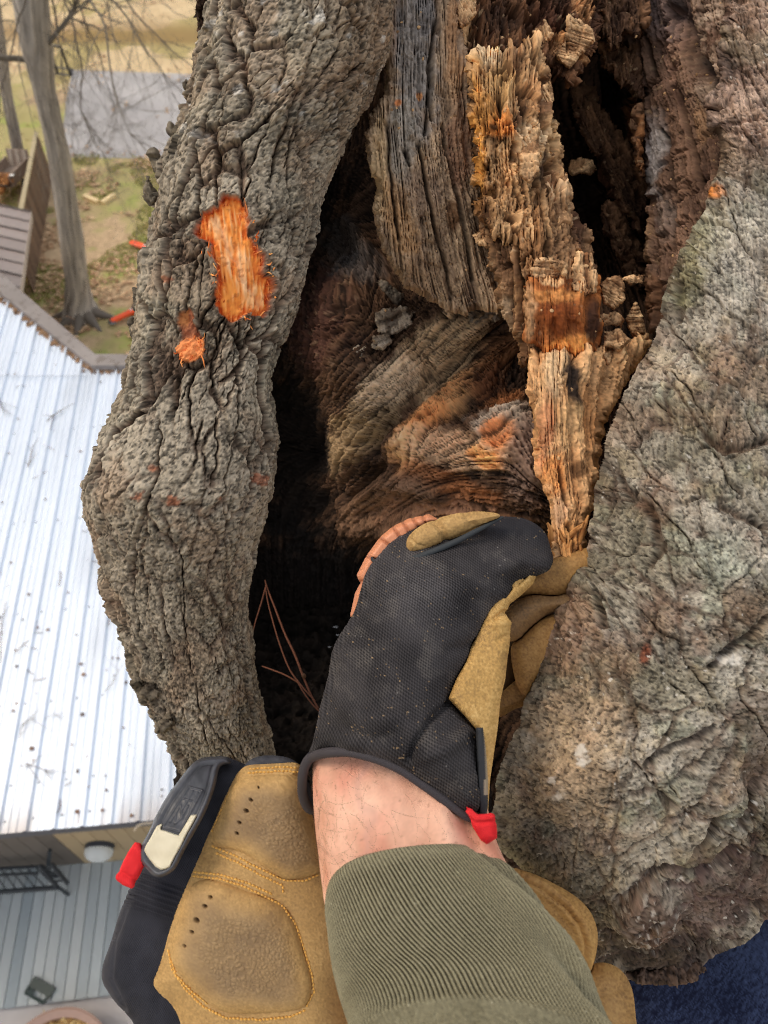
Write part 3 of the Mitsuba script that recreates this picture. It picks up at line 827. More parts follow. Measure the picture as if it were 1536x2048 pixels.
def tool(name, label, ends, z, w0_, w1_, cat, disc):
    t_ = thing(name, label, cat)
    a, b_ = G(*ends[0], z), G(*ends[1], z)
    d_ = (b_ - a) / np.linalg.norm(b_ - a)
    L_ = np.linalg.norm(b_ - a)
    n_ = np.array([-d_[1], d_[0], 0])
    secs = [(0, w0_ * .7, .05), (.12, w0_, .07), (.5, w0_ * .9, .08), (.75, w1_, .10), (1, w1_ * .8, .08)]
    v_ = np.vstack([[a + d_ * L_ * s_ + n_ * w_ * i_ + np.array([0, 0, h_ * j_]) for i_, j_ in ((-.5, -.5), (.5, -.5), (.6, .2), (.3, .6), (-.3, .6), (-.6, .2))] for s_, w_, h_ in secs])
    f_ = [[k * 6 + i, k * 6 + (i + 1) % 6, (k + 1) * 6 + (i + 1) % 6, (k + 1) * 6 + i] for k in range(4) for i in range(6)]
    tri = [[0, 5, 4], [0, 4, 3], [0, 3, 2], [0, 2, 1]] + [[24, 25, 26], [24, 26, 27], [24, 27, 28], [24, 28, 29]]
    f_ = np.vstack([np.array(f_)[:, [0, 1, 2]], np.array(f_)[:, [0, 2, 3]], np.array(tri)])
    add('body', (v_, f_), OR, 'mat_semi', 40, parent=t_)
    add('grip', tube([a + d_ * L_ * .7 + [0, 0, .08], a + d_ * L_ * .8 + [0, 0, .15], a + d_ * L_ * 1.0 + [0, 0, .15], a + d_ * L_ * 1.12 + [0, 0, .06]], .022, 8), lin(36, 34, 36), 'mat_semi', 40, parent=t_)
    add('white_plate', box(a + d_ * L_ * .62 - n_ * w0_ * .25 + [0, 0, .055], d_ * .10, n_ * w0_ * .4, np.array([0, 0, .01])), lin(226, 220, 214), smooth=False, parent=t_)
    if disc:
        v_, f_ = lathe(a + d_ * .02 + [0, 0, -.045], [(.001, .03), (.07, .03), (.085, .015), (.085, 0), (.001, 0)], 28)
        add('guard_disc', (v_, f_), lin(118, 122, 128), 'mat_semi', 40, parent=t_)
        add('guide_bar', box(a - d_ * .02 - n_ * .03 + [0, 0, -.01], -d_ * .05, n_ * .06, np.array([0, 0, .012])), lin(60, 60, 64), smooth=False, parent=t_)


tool('power_tool', 'orange power tool with a grey disc lying by the foot of the tall tree', ((222, 642), (284, 614)), .12, .12, .15, 'power tool', True)
tool('power_tool', 'end of an orange tool farther up the lawn, poking out behind the near stem', ((262, 484), (306, 500)), .12, .15, .15, 'power tool', False)

# ------------------------------------------------------------------ the hollow tree: two living stems round a rotten heart
tree = thing('hollow_tree', 'old grey barked tree with a rotten brown hollow between its two near stems', 'tree')

GREY_BARK, LIGHT_BARK, DARK_BARK, RUST = lin(128, 120, 107), lin(180, 173, 160), lin(62, 54, 46), lin(150, 84, 52)
ORANGE, DEEP_ORANGE, PALE = lin(236, 140, 66), lin(196, 84, 32), lin(248, 220, 176)

# the left stem
WOUNDS = [[(387, 460), (397, 435), (412, 420), (436, 408), (442, 390), (462, 391), (482, 395), (494, 418), (499, 450), (514, 488), (534, 520), (531, 545), (549, 560), (545, 595), (530, 634), (500, 625), (476, 640), (450, 630), (430, 595), (435, 565), (430, 520), (420, 503), (420, 482), (400, 475)],
          [(354, 628), (368, 616), (380, 618), (388, 648), (400, 668), (410, 690), (400, 714), (370, 722), (350, 702), (362, 678), (356, 650)]]
CHIPPED = [(305, 938, 13), (275, 992, 20), (345, 1000, 24), (524, 960, 24), (440, 998, 10), (330, 556, 14)]


def stem_stations():
    y = [-520, -340, -170, -60, 0, 100, 200, 260, 330, 400, 470, 540, 620, 680, 740, 800, 870, 930, 970, 1040, 1110, 1180, 1260, 1350, 1400, 1450, 1500, 1560, 1700, 1850]
    xl = [540, 510, 470, 440, 428, 408, 378, 355, 330, 312, 300, 283, 276, 272, 260, 240, 208, 188, 170, 182, 206, 226, 262, 285, 305, 335, 362, 385, 430, 470]
    xr = [820, 812, 800, 790, 785, 775, 742, 705, 665, 640, 628, 612, 590, 565, 548, 540, 552, 553, 546, 528, 508, 500, 500, 512, 522, 532, 545, 560, 600, 640]
    d = np.interp(y, [-520, -170, 0, 400, 960, 1300, 1560, 1850], [.57, .602, .614, .630, .640, .682, .735, .84])
    return [(a, yy, b, yy, dd) for yy, a, b, dd in zip(y, xl, xr, d)]


p, n, th, s, t, ax = px_tube(stem_stations(), n_front=430, n_back=60, n_len=1080, ratio=0.9)
x0, y0, _ = project(p)
lower = sm(820, 1000, y0)
left = sm(0.15, 0.9, -np.cos(th))
crk = (1.0 - 0.4 * lower) * (0.5 + 0.5 * sm(600, 500, x0) + 0.2 * left)
h, cr, rnd, g = bark(t, s, 11, 0.018, 0.044, 0.0066, crk, 0.0004)
h2, crb, rnd2, g2 = bark(t + 0.004 * np.sin(s * 60), s, 17, 0.012, 0.016, 0.0024, 0.7 * np.ones_like(t), 0.0005)
swirl = nz((s + 0.12 * t + 0.014 * nz(t / 0.03, s / 0.03, seed=4)) / 0.0022, t / 0.011, seed=31, octaves=2) - 0.5
lump = nz(t / 0.035, s / 0.04, seed=61, octaves=3) - 0.5
q1, q2, q3, q4 = cells(t + .016 * (nz(t / .03, s / .04, seed=95, octaves=3) - .5) + .004 * (nz(t / .006, s / .006, seed=97, octaves=2) - .5), s + .03 * (nz(t / .03, s / .04, seed=96, octaves=3) - .5), .026, .105, 94)
fis = (1 - sm(.01, .085, q2 - q1)) * sm(.30, .46, nz(t / .03, s / .05, seed=98, octaves=2)) * (1 - .5 * lower) * (.4 + .6 * sm(620, 520, x0))
step_ = (q3[..., 0] - .5) + 1.1 * q4[..., 0] * (q3[..., 1] - .5)
sc1, _ = facet(t + .004 * swirl, s + .006 * nz(t / .02, s / .02, seed=6), 0.013, 0.012, 91)
hh = h * (1 - 0.45 * lower) + h2 * (0.35 + 0.2 * lower) + swirl * (0.0005 + 0.0010 * lower) + lump * (0.005 + 0.004 * left) + .0014 * sc1 - .0065 * fis + .0036 * step_ * (1 - .5 * lower)
hh = hh + 0.0045 * left * facet(t, s, .012, .018, 92)[0]
# ragged old bark on the shaded outer flank low down
flank = left * sm(1090, 1200, y0)
hh = hh + flank * 0.006 * (sm(0.45, 0.55, nz(t / 0.02, s / 0.03, seed=88, octaves=3)))
wd = [inside(q, x0, y0) * (np.sin(th) > 0) - 50 * (np.sin(th) <= 0) for q in WOUNDS]
wdn = [q + 15 * (nz(x0 / 13, y0 / 13, seed=3 + k, octaves=4) - 0.5) for k, q in enumerate(wd)]
wmask = np.maximum(sm(-1.2, 1.8, wdn[0]), sm(-1.2, 1.8, wdn[1]))
fib = nz((t * 0.97 + s * 0.30) / 0.0016, (s * 0.97 - t * 0.30) / 0.014, seed=41, octaves=3)
fib2 = nz((t * 0.97 + s * 0.3) / 0.005, (s * 0.97 - t * 0.3) / 0.02, seed=43, octaves=2)
crumb = nz(t / 0.003, s / 0.003, seed=44, octaves=3)
seam = np.abs((x0 - 430) * 0.87 - (y0 - 440) * 0.49 + 26 * (nz(x0 / 30, y0 / 30, seed=45, octaves=3) - .5)) + 8 * nz(x0 / 12, y0 / 12, seed=46)                         # the pale scar that runs down the big wound
wh = -0.0075 + 0.0045 * (fib - 0.5) + 0.004 * (fib2 - 0.5) + 0.0035 * (crumb - 0.5) * (1 - sm(6, 22, wdn[0])) - 0.002 * np.exp(-(seam / 9) ** 2) + 0.002 * np.exp(-((seam - 16) / 10) ** 2)
wh = np.where(wdn[1] > wdn[0], -0.006 + 0.008 * (crumb - 0.5) + 0.006 * sm(668, 690, y0), wh)
hh = hh * (1 - wmask) + wh * wmask
hh = hh - .0007 * sm(.56, .68, nz(t / 0.0021, s / 0.0021, seed=56, octaves=2)) * (1 - wmask)
rimr = np.maximum(np.exp(-((wdn[0] + 3.5) / 3.0) ** 2), np.exp(-((wdn[1] + 3.5) / 3.0) ** 2)) * (1 - wmask)
hh = hh + .0022 * rimr * (.3 + 1.4 * nz(t / .004, s / .004, seed=57, octaves=2))
v = p + n * hh[..., None]
# colour of the bark itself: weathered grey faces, brown inner bark where plates have parted, lichen freckles
gl = nz(t / 0.0017, s / 0.0017, seed=51, octaves=2)
big = nz(t / 0.05, s / 0.06, seed=52, octaves=3)
pits = sm(.56, .68, nz(t / 0.0021, s / 0.0021, seed=56, octaves=2))
tone = np.clip(0.50 + 0.9 * (g - 0.5) + 1.5 * (gl - 0.5) + 0.4 * (rnd - 0.5) + 0.9 * (big - 0.5), 0, 1)
tex = (0.44 + 1.12 * tone)[..., None] * (1 - .70 * pits)[..., None]
c = mixc(lin(132, 121, 105), lin(160, 150, 134), big)
c = mixc(c, lin(140, 112, 88), .4 * sm(.5, .66, nz(t / .03, s / .035, seed=59, octaves=4)))
c = mixc(c, lin(150, 143, 124), 0.40 * sm(0.5, 0.75, nz(t / 0.04, s / 0.05, seed=53, octaves=3)))          # olive film
c = mixc(c, lin(84, 60, 46), 0.75 * np.clip(cr + fis, 0, 1))
c = mixc(c, lin(112, 88, 66), 0.55 * sm(600, 720, x0) * sm(330, 160, y0))                                  # browner where it meets the hollow
c = mixc(c, lin(205, 202, 196), 0.55 * sm(0.66, 0.74, nz(t / 0.012, s / 0.012, seed=54, octaves=3)) * sm(360, 200, y0))
c = c * tex
ch = np.zeros_like(t)
for cx, cy, r in CHIPPED:
    ch = np.maximum(ch, 1 - sm(0.35, 1.0, np.hypot(x0 - cx, (y0 - cy) * 1.6) / r + 2.2 * (nz(x0 / 10, y0 / 10, seed=int(cx), octaves=4) - 0.45)))
c = mixc(c, mixc(lin(98, 56, 42), lin(178, 116, 86), np.clip(.5 + 2.2 * (gl - .5), 0, 1)), 0.85 * ch * (np.sin(th) > 0))
halo = np.maximum(sm(-9, 0, wdn[0]), sm(-7, 0, wdn[1])) * (1 - wmask)
c = mixc(c, lin(104, 58, 40), 0.25 * halo)
wc = mixc(lin(205, 82, 24), lin(250, 158, 74), np.clip(sm(0, 22, wdn[0]) * 0.7 + 1.9 * (fib - 0.5) + 0.9 * (crumb - .5) + 0.25, 0, 1))
wc = mixc(wc, PALE, np.clip((1 - sm(10, 46, seam + 34 * (fib2 - 0.5))) * sm(6, 16, wdn[0]) * .40 + 1.6 * (fib - 0.60), 0, 0.85))
wc = mixc(wc, lin(206, 164, 130), 0.7 * np.exp(-(seam / 6) ** 2) * sm(6, 16, wdn[0]))
wc = mixc(wc, lin(176, 72, 30), 0.55 * (1 - sm(0, 6, wdn[0] + 5 * (crumb - 0.5))))
wc = mixc(wc, lin(176, 92, 44), 0.5 * sm(0.64, 0.7, nz(x0 / 7, y0 / 7, seed=19, octaves=2)))
wc1 = mixc(lin(150, 92, 66), lin(240, 150, 92), np.clip(sm(664, 690, y0 + 18 * (crumb - 0.5)) + 0.6 * (gl - 0.5), 0, 1))
wc1 = mixc(wc1, lin(190, 126, 66), 0.5 * (1 - sm(640, 660, y0)) * (x0 < 372))
wc = np.where((wdn[1] > wdn[0])[..., None], wc1, wc)
c = mixc(c, wc, wmask)
nl, nt = t.shape
faces = tube_faces(nl, nt)
c, wm, vg = c.reshape(-1, 3), wmask.ravel(), v
v = v.reshape(-1, 3)
iswound = wm[faces].mean(1) > 0.5
first = (wdn[0] > wdn[1]).ravel()[faces[:, 0]]


def sub(v, f, c):
    k, inv = np.unique(f, return_inverse=True)
    return (v[k], inv.reshape(f.shape)), c[k]


m, cc = sub(v, faces[~iswound], c)
stem = add('bark_stem', m, cc, parent=tree)
m, cc = sub(v, faces[iswound & first], c)
add('fresh_wound', m, cc, parent=stem, label='large fresh orange wound with a pale scar down its middle')
m, cc = sub(v, faces[iswound & ~first], c)
add('fresh_wound', m, cc, parent=stem, label='small fresh orange wound with loose fibres')
# torn fibres that stand up out of the wounds
rng = np.random.default_rng(5)
for wk, (line, nf) in enumerate([([(390, 465), (410, 430), (450, 400), (490, 420), (520, 490), (548, 560), (535, 625), (480, 640), (432, 590), (430, 520), (405, 490)], 120), ([(352, 700), (372, 716), (400, 704), (404, 680), (372, 690)], 60)]):
    ls, parts = LineString(line), []
    fx_, fy_ = x0.ravel(), y0.ravel()
    fro = np.nonzero((np.sin(th) > 0).ravel())[0]
    kd = cKDTree(np.stack([fx_[fro], fy_[fro]], 1))
    for q in rng.random(nf):
        pt = ls.interpolate(q, normalized=True)
        i_ = fro[kd.query([pt.x + rng.normal(0, 5), pt.y + rng.normal(0, 5)])[1]]
        nn_, tt_ = n.reshape(-1, 3)[i_], ax[i_ // t.shape[1]]
        d_ = nn_ * rng.uniform(.3, 1.0) + tt_ * rng.normal(0, .9) + np.cross(nn_, tt_) * rng.normal(0, .6)
        L_, b_ = rng.uniform(.002, .0065 if wk == 0 else .004), v.reshape(-1, 3)[i_] - nn_ * .001
        parts.append(tube([b_, b_ + d_ * L_ * .5 + rng.normal(0, .0006, 3), b_ + d_ * L_], np.array([.0007, .0006, .0002]) * rng.uniform(.6, 1.4), 4))
    m_, c_ = join(parts, [mixc(lin(206, 88, 34), lin(255, 176, 104), rng.random()) for _ in parts])
    add('torn_fibres', m_, c_, parent=tree + '__fresh_fibres' if False else tree, kind='stuff')
# loose flakes that stand off the left silhouette
for (fx, fy, fw, fl, tilt) in [(318, 335, 15, 34, .25), (300, 385, 14, 30, .2), (345, 262, 10, 24, .3), (285, 530, 11, 28, .2), (275, 600, 11, 26, .2), (268, 660, 9, 24, .2), (182, 965, 16, 12, .2), (226, 1130, 13, 26, -.3),
                           (248, 1190, 12, 30, -.4), (268, 1265, 14, 34, -.3), (283, 1345, 16, 34, -.3), (300, 1385, 22, 16, -.4), (330, 1450, 14, 22, -.5), (398, 120, 9, 22, .3), (378, 175, 9, 20, .3)]:
    a = np.linspace(0, 2 * PI, 9)[:-1]
    r = 0.75 + 0.5 * rng.random(8)
    out = [(fx + fw * rr * math.cos(q) + tilt * fl * math.sin(q), fy + fl * rr * math.sin(q)) for q, rr in zip(a, r)]
    b = Body(out, 0.655 if fy > 1100 else 0.635, step=2.2, thick=0.010, back=0.012, rnd=12, rag=3, ragsize=8, seed=int(fx), steep=2.4)
    q = nz(b.u / 0.004, b.v / 0.006, seed=int(fy), octaves=4)
    b.disp = 0.005 * facet(b.u, b.v, .005, .008, int(fy))[0] + 0.003 * (nz(b.u / 0.0018, b.v / 0.0018, seed=int(fx), octaves=2) - 0.5)
    b.color = mixc(lin(58, 50, 42), lin(132, 122, 106), np.clip(0.4 + 1.6 * (q - 0.5) + 0.8 * (nz(b.u / 0.002, b.v / 0.002, seed=7, octaves=2) - 0.5), 0, 1))
    b.add('bark_flake', parent=stem)

# the right stem: a thick swollen lip of bark
LIP = [(1720, -420), (1458, -420), (1460, -190), (1450, -60), (1446, 40), (1434, 110), (1440, 165), (1410, 200), (1414, 250), (1440, 290), (1436, 340), (1408, 415), (1362, 492), (1334, 560), (1318, 640), (1296, 705), (1246, 785), (1214, 862), (1192, 960), (1180, 1050), (1168, 1140), (1112, 1215), (1082, 1290), (1050, 1395), (1036, 1448), (1008, 1510), (988, 1570),
       (984, 1640), (1000, 1702), (1050, 1742), (1100, 1780), (1130, 1860), (1180, 1950), (1290, 1962), (1390, 1964), (1408, 1925), (1490, 1890), (1540, 1830), (1600, 1800), (1760, 1700), (1880, 1300), (1900, 800), (1860, 200)]
b = Body(LIP, [(1450, -400, .69), (1450, -100, .665), (1440, 100, .645), (1440, 250, .625), (1700, -100, .69), (1850, 300, .64), (1300, 700, .60), (1450, 400, .605), (1200, 1000, .585), (1100, 1300, .57), (1000, 1600, .585), (1500, 1000, .56), (1400, 1400, .545), (1250, 1600, .55), (1500, 1800, .60), (1300, 1950, .62), (1850, 800, .60), (1800, 1500, .60), (1600, 300, .63)],
         step=2.1, thick=0.072, back=0.09, rnd=300, rag=7, ragsize=24, seed=3, curve=False, steep=1.7)
X, Y, u, vv = b.X, b.Y, b.u, b.v
ang = 0.5 * (nz(X / 260, Y / 260, seed=2, octaves=2) - 0.5)
ur, vr = u * np.cos(0.5 + ang) - vv * np.sin(0.5 + ang), u * np.sin(0.5 + ang) + vv * np.cos(0.5 + ang)
smoothz = np.clip(1 - sm(60, 190, np.hypot((X - 1090), (Y - 1480) * 0.45)), 0, 1)
h, cr, rnd, g = bark(ur, vr, 21, 0.022, 0.034, 0.0080, 0.9 * (1 - 0.8 * smoothz), 0.0008)
h2, cr2, rnd2, g2 = bark(u, vv, 27, 0.009, 0.007, 0.0026, 0.5 * np.ones_like(u), 0.0010)
lump = nz(u / 0.045, vv / 0.04, seed=33, octaves=3) - 0.5
rip = nz((ur + 0.01 * nz(u / .03, vv / .03, seed=9)) / 0.0075, vr / 0.0024, seed=35, octaves=2) - 0.5
scarp = [[(1290, 1010), (1320, 1090), (1300, 1130)], [(1420, 1330), (1500, 1270), (1536, 1240)], [(1300, 1530), (1370, 1495), (1430, 1460)], [(1330, 1600), (1350, 1620)], [(1490, 1650), (1520, 1580), (1600, 1540)], [(1400, 1700), (1440, 1640)], [(1240, 1790), (1330, 1740), (1420, 1740), (1470, 1700)],
         [(1440, 1010), (1536, 1050)], [(1230, 960), (1260, 1000)], [(1360, 560), (1350, 640)], [(1410, 870), (1450, 900), (1536, 880)], [(1200, 1200), (1210, 1250)]]
sc = np.zeros_like(u)
for q in scarp:
    dd = poly_dist(X + 20 * (nz(X / 30, Y / 30, seed=5) - 0.5), Y + 20 * (nz(X / 30, Y / 30, seed=6) - 0.5), q)
    sc = np.maximum(sc, np.exp(-(dd / 8.0) ** 2))
burr = np.exp(-(((X - 1290) / 60) ** 2 + ((Y - 1830) / 65) ** 2) ** 2)
sc2, _ = facet(u + .008 * (nz(u / .02, vv / .02, seed=8) - .5), vv + .008 * (nz(u / .02, vv / .02, seed=7) - .5), .021, .015, 93)
fl = flow_field([(1200, 1000, -.5, 1), (1300, 700, -.5, 1), (1100, 1400, -.3, 1), (1300, 1300, .8, .5), (1450, 1000, .3, 1), (1450, 1300, 1, .1), (1480, 1450, 1, .05), (1300, 1600, 1, -.2), (1450, 500, .1, 1), (1480, 200, .2, 1), (1480, 0, .2, 1), (1300, 1850, .7, -.5), (1480, 1750, .8, -.5)], X, Y) + .5 * (nz(X / 70, Y / 70, seed=14) - .5)
l1, l2 = lic(fl, 61, 5, .7), lic(fl, 62, 12, 1.6)
topw = sm(430, 270, Y + 30 * (nz(X / 30, Y / 30, seed=15) - .5))
rib = nz((Y + 0.25 * X + 8 * nz(X / 30, Y / 30, seed=4)) / 7.0, X / 60, seed=6, octaves=2) - .5
q1, q2, q3, q4 = cells(ur + .018 * (nz(u / .03, vv / .03, seed=95, octaves=3) - .5) + .004 * (nz(u / .006, vv / .006, seed=97, octaves=2) - .5), vr + .018 * (nz(u / .03, vv / .03, seed=96, octaves=3) - .5), .034, .058, 99)
fis = (1 - sm(.01, .075, q2 - q1)) * sm(.36, .50, nz(u / .03, vv / .03, seed=98, octaves=2)) * (1 - smoothz)
sc = np.maximum(sc, .32 * fis)
b.disp = .0034 * ((q3[..., 0] - .5) + q4[..., 0] * (q3[..., 1] - .5)) * (1 - smoothz) + .22 * h + 0.20 * h2 + 0.015 * lump + .0008 * (l1 - .5) + .0016 * (l2 - .5) + .006 * topw * rib + 0.0006 * rip + .0012 * sc2 * (1 - .7 * smoothz) - 0.008 * sc - .0006 * sm(.56, .68, nz(u / 0.0021, vv / 0.0021, seed=78, octaves=2)) + burr * (0.012 + 0.010 * (nz(u / .005, vv / .005, seed=91, octaves=3) - .5))
gl = nz(u / 0.0017, vv / 0.0017, seed=72, octaves=2)
big = nz(u / 0.045, vv / 0.05, seed=73, octaves=3)
pits = sm(.56, .68, nz(u / 0.0021, vv / 0.0021, seed=78, octaves=2))
tone = np.clip(0.50 + 0.5 * (g - 0.5) + 1.2 * (gl - 0.5) + .55 * (l1 - .5) + .35 * (l2 - .5) + 1.0 * (big - 0.5), 0, 1)
tex = (0.42 + 1.16 * tone)[..., None] * (1 - .68 * pits)[..., None]
mot, mot2 = nz(u / .020, vv / .018, seed=81, octaves=4), nz(u / .028, vv / .024, seed=82, octaves=4)
c = mixc(lin(114, 107, 95), lin(168, 161, 148), np.clip(.5 + 1.8 * (big - .5), 0, 1))
c = mixc(c, lin(118, 90, 76), .4 * sm(.54, .68, mot))
c = mixc(c, lin(138, 140, 122), .6 * sm(.54, .66, mot2))
c = mixc(c, lin(164, 146, 114), .35 * sm(.56, .66, nz(u / .016, vv / .02, seed=83, octaves=4)))
c = mixc(c, mixc(lin(108, 80, 68), lin(190, 164, 146), np.clip(.5 + 1.5 * rib + 1.2 * (mot - .5), 0, 1)), .9 * topw)
c = mixc(c, lin(74, 62, 58), .7 * topw * sm(.50, .60, nz(X / 50, Y / 90, seed=16, octaves=3)))
c = mixc(c, lin(112, 106, 84), 0.5 * sm(0.45, 0.7, nz(u / 0.05, vv / 0.04, seed=74, octaves=3)))
c = mixc(c, lin(138, 108, 84), 0.45 * sm(0.5, 0.72, nz(u / 0.03, vv / 0.03, seed=75, octaves=3)))
c = mixc(c, lin(70, 50, 40), 0.7 * np.clip(cr + sc, 0, 1))
c = stain_and_shade(c, X, Y, [(1130, 1270, 70, 100, 25, lin(132, 96, 76), .55), (1150, 1480, 110, 170, 10, lin(156, 132, 104), .6), (1395, 520, 46, 120, 25, lin(140, 138, 104), .6), (1450, 1790, 190, 90, -20, lin(76, 56, 54), .75), (1330, 1910, 180, 60, 0, lin(56, 42, 40), .8), (1430, 385, 22, 16, 0, lin(206, 128, 62), .95), (1400, 395, 14, 12, 0, lin(120, 60, 30), .8),
                    (1480, 520, 90, 160, 0, lin(186, 180, 168), .6), (1330, 1230, 60, 50, 0, lin(120, 96, 80), .6), (1290, 1830, 62, 66, 0, lin(108, 84, 72), .6), (1310, 1000, 50, 60, 0, lin(120, 88, 70), .4), (1440, 1120, 80, 60, 0, lin(150, 152, 138), .5), (1290, 1310, 14, 22, 0, lin(140, 72, 46), .8)], seed=8)
c = c * tex * np.clip(1 + 1.1 * (nz(u / .006, vv / .006, seed=79, octaves=3) - .5), .4, 1.6)[..., None]
spk = np.zeros_like(u)
for cx, cy, r in [(1164, 1500, 16), (1172, 1522, 14), (1470, 1320, 18), (1448, 1322, 12), (1296, 1605, 7), (1220, 1360, 6), (1046, 1424, 6), (1360, 1760, 7), (1345, 1735, 8), (1110, 1560, 10), (1120, 1590, 12), (1340, 1480, 5)]:
    spk = np.maximum(spk, 1 - sm(0.4, 1.0, np.hypot(X - cx, Y - cy) / r + 1.2 * (nz(X / 6, Y / 6, seed=int(cy), octaves=2) - 0.5)))
spk = np.maximum(spk, 0.8 * sm(0.76, 0.82, nz(u / 0.0035, vv / 0.0035, seed=76, octaves=3)))
spk = np.maximum(spk, burr * sm(0.6, 0.7, nz(u / 0.003, vv / 0.003, seed=77, octaves=2)) * 0.7)
b.color = mixc(c, lin(214, 208, 198), 0.85 * spk)
lip = b.add('bark_lip', parent=tree)


def shelf(name, outline, depth, th, c0, c1, seed, step=2.2, rag=4, parent=tree, rnd=10, rough=0.004, back=None, mat='mat_rough', steep=2.4, label=None):
    """A lump of rotten wood."""
    g_ = np.random.default_rng(seed)
    gx_, gy_, mx_, my_ = *g_.uniform(-.00022, .00022, 2), np.mean([q[0] for q in outline]), np.mean([q[1] for q in outline])
    b = Body(outline, lambda x, y: depth + gx_ * (x - mx_) + gy_ * (y - my_), step=step, thick=th, back=back or th, rnd=rnd, rag=rag, ragsize=9, seed=seed, curve=False, steep=steep)
    q, q2 = nz(b.u / 0.006, b.v / 0.009, seed=seed, octaves=4), nz(b.u / 0.0018, b.v / 0.003, seed=seed + 1, octaves=2)
    fa, _ = facet(b.u + .002 * q, b.v - .002 * q, .0045, .0120, seed + 2)
    fb, _ = facet(b.u, b.v, .0026, .0032, seed + 3)
    b.disp = rough * (1.3 * fa + .5 * fb) + rough * 0.8 * (q2 - 0.5)
    b.color = mixc(mixc(c0, c1, np.clip(0.50 + .8 * fa + 2.2 * (q2 - 0.5), 0, 1)), c0 * .45, .8 * sm(.58, .70, q))
    return b.add(name, mat, parent=parent, label=label)


shelf('bark_flake', [(1250, 1945), (1320, 1930), (1400, 1922), (1412, 1940), (1395, 1962), (1340, 1972), (1270, 1968)], .60, .008, lin(48, 38, 34), lin(104, 84, 72), 301, parent=lip)

# the hollow's inner wall, with its folds of old wood
b = Body([(470, -500), (900, -540), (1560, -480), (1600, -100), (1560, 300), (1500, 800), (1420, 1300), (1380, 1760), (900, 1800), (430, 1780), (420, 1200), (440, 600)],
         [(500, -480, .66), (900, -520, .68), (1500, -460, .70), (900, -250, .78), (440, -100, .74), (425, 300, .75), (430, 600, .76), (400, 1000, .80), (400, 1400, .90), (620, 100, .86), (700, 250, .96), (640, 400, 1.02), (600, 560, 1.02), (570, 800, 1.02), (560, 1000, 1.06), (520, 1300, 1.18), (560, 1500, 1.2), (600, 1740, 1.05), (720, 480, .96), (690, 600, .86), (690, 740, .84), (760, 650, .83), (850, 720, .81), (950, 620, .78), (700, 860, .87), (610, 960, 1.0),  # unseen top and left edge bent forward to keep light out of the hollow
          (1000, 700, .795), (900, 800, .80), (820, 870, .80), (1000, 880, .745), (1070, 900, .74), (900, 960, .78), (750, 1000, .87), (850, 1050, .83), (1060, 1040, .76), (660, 1060, .98), (700, 1180, 1.1), (900, 1250, 1.1), (1100, 1300, .95), (1000, 1500, 1.0), (800, 1500, 1.15),
          (1020, 300, .86), (1180, 130, .98), (1200, 350, .99), (1220, 500, 1.02), (1360, 300, .84), (1400, 100, .80), (1300, 700, .80), (1200, 900, .76), (1450, 600, .76), (1300, 1200, .80), (1400, 1700, .85)],
         step=2.4, thick=0.012, back=0.10, rnd=40, seed=9, smoothing=0.0)
X, Y, u, vv = b.X, b.Y, b.u, b.v
jx, jy = X + 16 * (nz(X / 40, Y / 40, seed=1) - 0.5), Y + 16 * (nz(X / 40, Y / 40, seed=2) - 0.5)
fl = flow_field([(900, 700, -.75, .66), (760, 800, -.7, .7), (680, 920, -.6, .8), (960, 740, -.75, .66), (880, 830, -.8, .6), (830, 900, -.1, 1), (880, 925, 1, -.25), (960, 960, 1, .0), (1000, 850, .9, -.5), (1060, 900, .6, 1), (800, 1020, -.8, .5), (950, 1030, .9, .3), (650, 600, 0, 1), (600, 300, .1, 1), (700, 480, -.5, .9),
                 (1360, 200, .15, 1), (1230, 300, .4, 1), (1250, 450, .5, 1), (1300, 800, 0, 1), (560, 1100, 0, 1), (1050, 400, 0, 1), (700, 1250, .1, 1)], X, Y) + 0.35 * (nz(X / 60, Y / 60, seed=3) - 0.5)
f1, f2 = lic(fl, 1, 22, 1.0), lic(fl, 2, 36, 2.4)
ridge = np.zeros_like(X)
for pts, w, a in [([(985, 612), (870, 690), (770, 790), (700, 880), (655, 960)], 60, .024), ([(1010, 690), (930, 770), (862, 835), (815, 880)], 34, .018), ([(812, 880), (880, 925), (960, 905), (1025, 870)], 52, .010), ([(992, 664), (905, 738), (838, 806), (760, 890)], 14, -.020),
                  ([(985, 760), (930, 810)], 42, -.006), ([(690, 600), (690, 720)], 70, .022), ([(600, 900), (640, 990)], 60, -.04), ([(690, 1010), (800, 960), (880, 985)], 22, .020), ([(760, 940), (700, 1000)], 12, -.016), ([(700, 1050), (820, 1040), (960, 1040)], 26, .02),
                  ([(1150, 175), (1200, 260), (1262, 350), (1300, 420)], 24, .042), ([(1195, 400), (1240, 470), (1262, 540)], 22, .03), ([(700, 320), (760, 520)], 40, .02), ([(660, 250), (610, 420)], 25, -.03), ([(1040, 860), (1060, 940)], 40, .012), ([(720, 470), (760, 540)], 20, .02)]:
    ridge += a * np.exp(-(poly_dist(jx, jy, pts) / w) ** 2)
cave = sm(800, 620, X) * 1.0
rot = nz(u / 0.012, vv / 0.012, seed=15, octaves=4) - 0.5
knot = np.exp(-(((X - 1010) / 46) ** 2 + ((Y - 868) / 40) ** 2))
lumpy = np.exp(-(((X - 680) / 90) ** 2 + ((Y - 650) / 130) ** 2))
b.disp = ridge + 0.0075 * (f1 - 0.5) + 0.009 * (f2 - 0.5) + 0.006 * rot * (1 + 1.6 * lumpy) + 0.005 * knot * (1 + rot) - 0.010 * np.exp(-(((X - 1003) / 22) ** 2 + ((Y - 880) / 24) ** 2) ** 2)
pits = np.zeros_like(X)
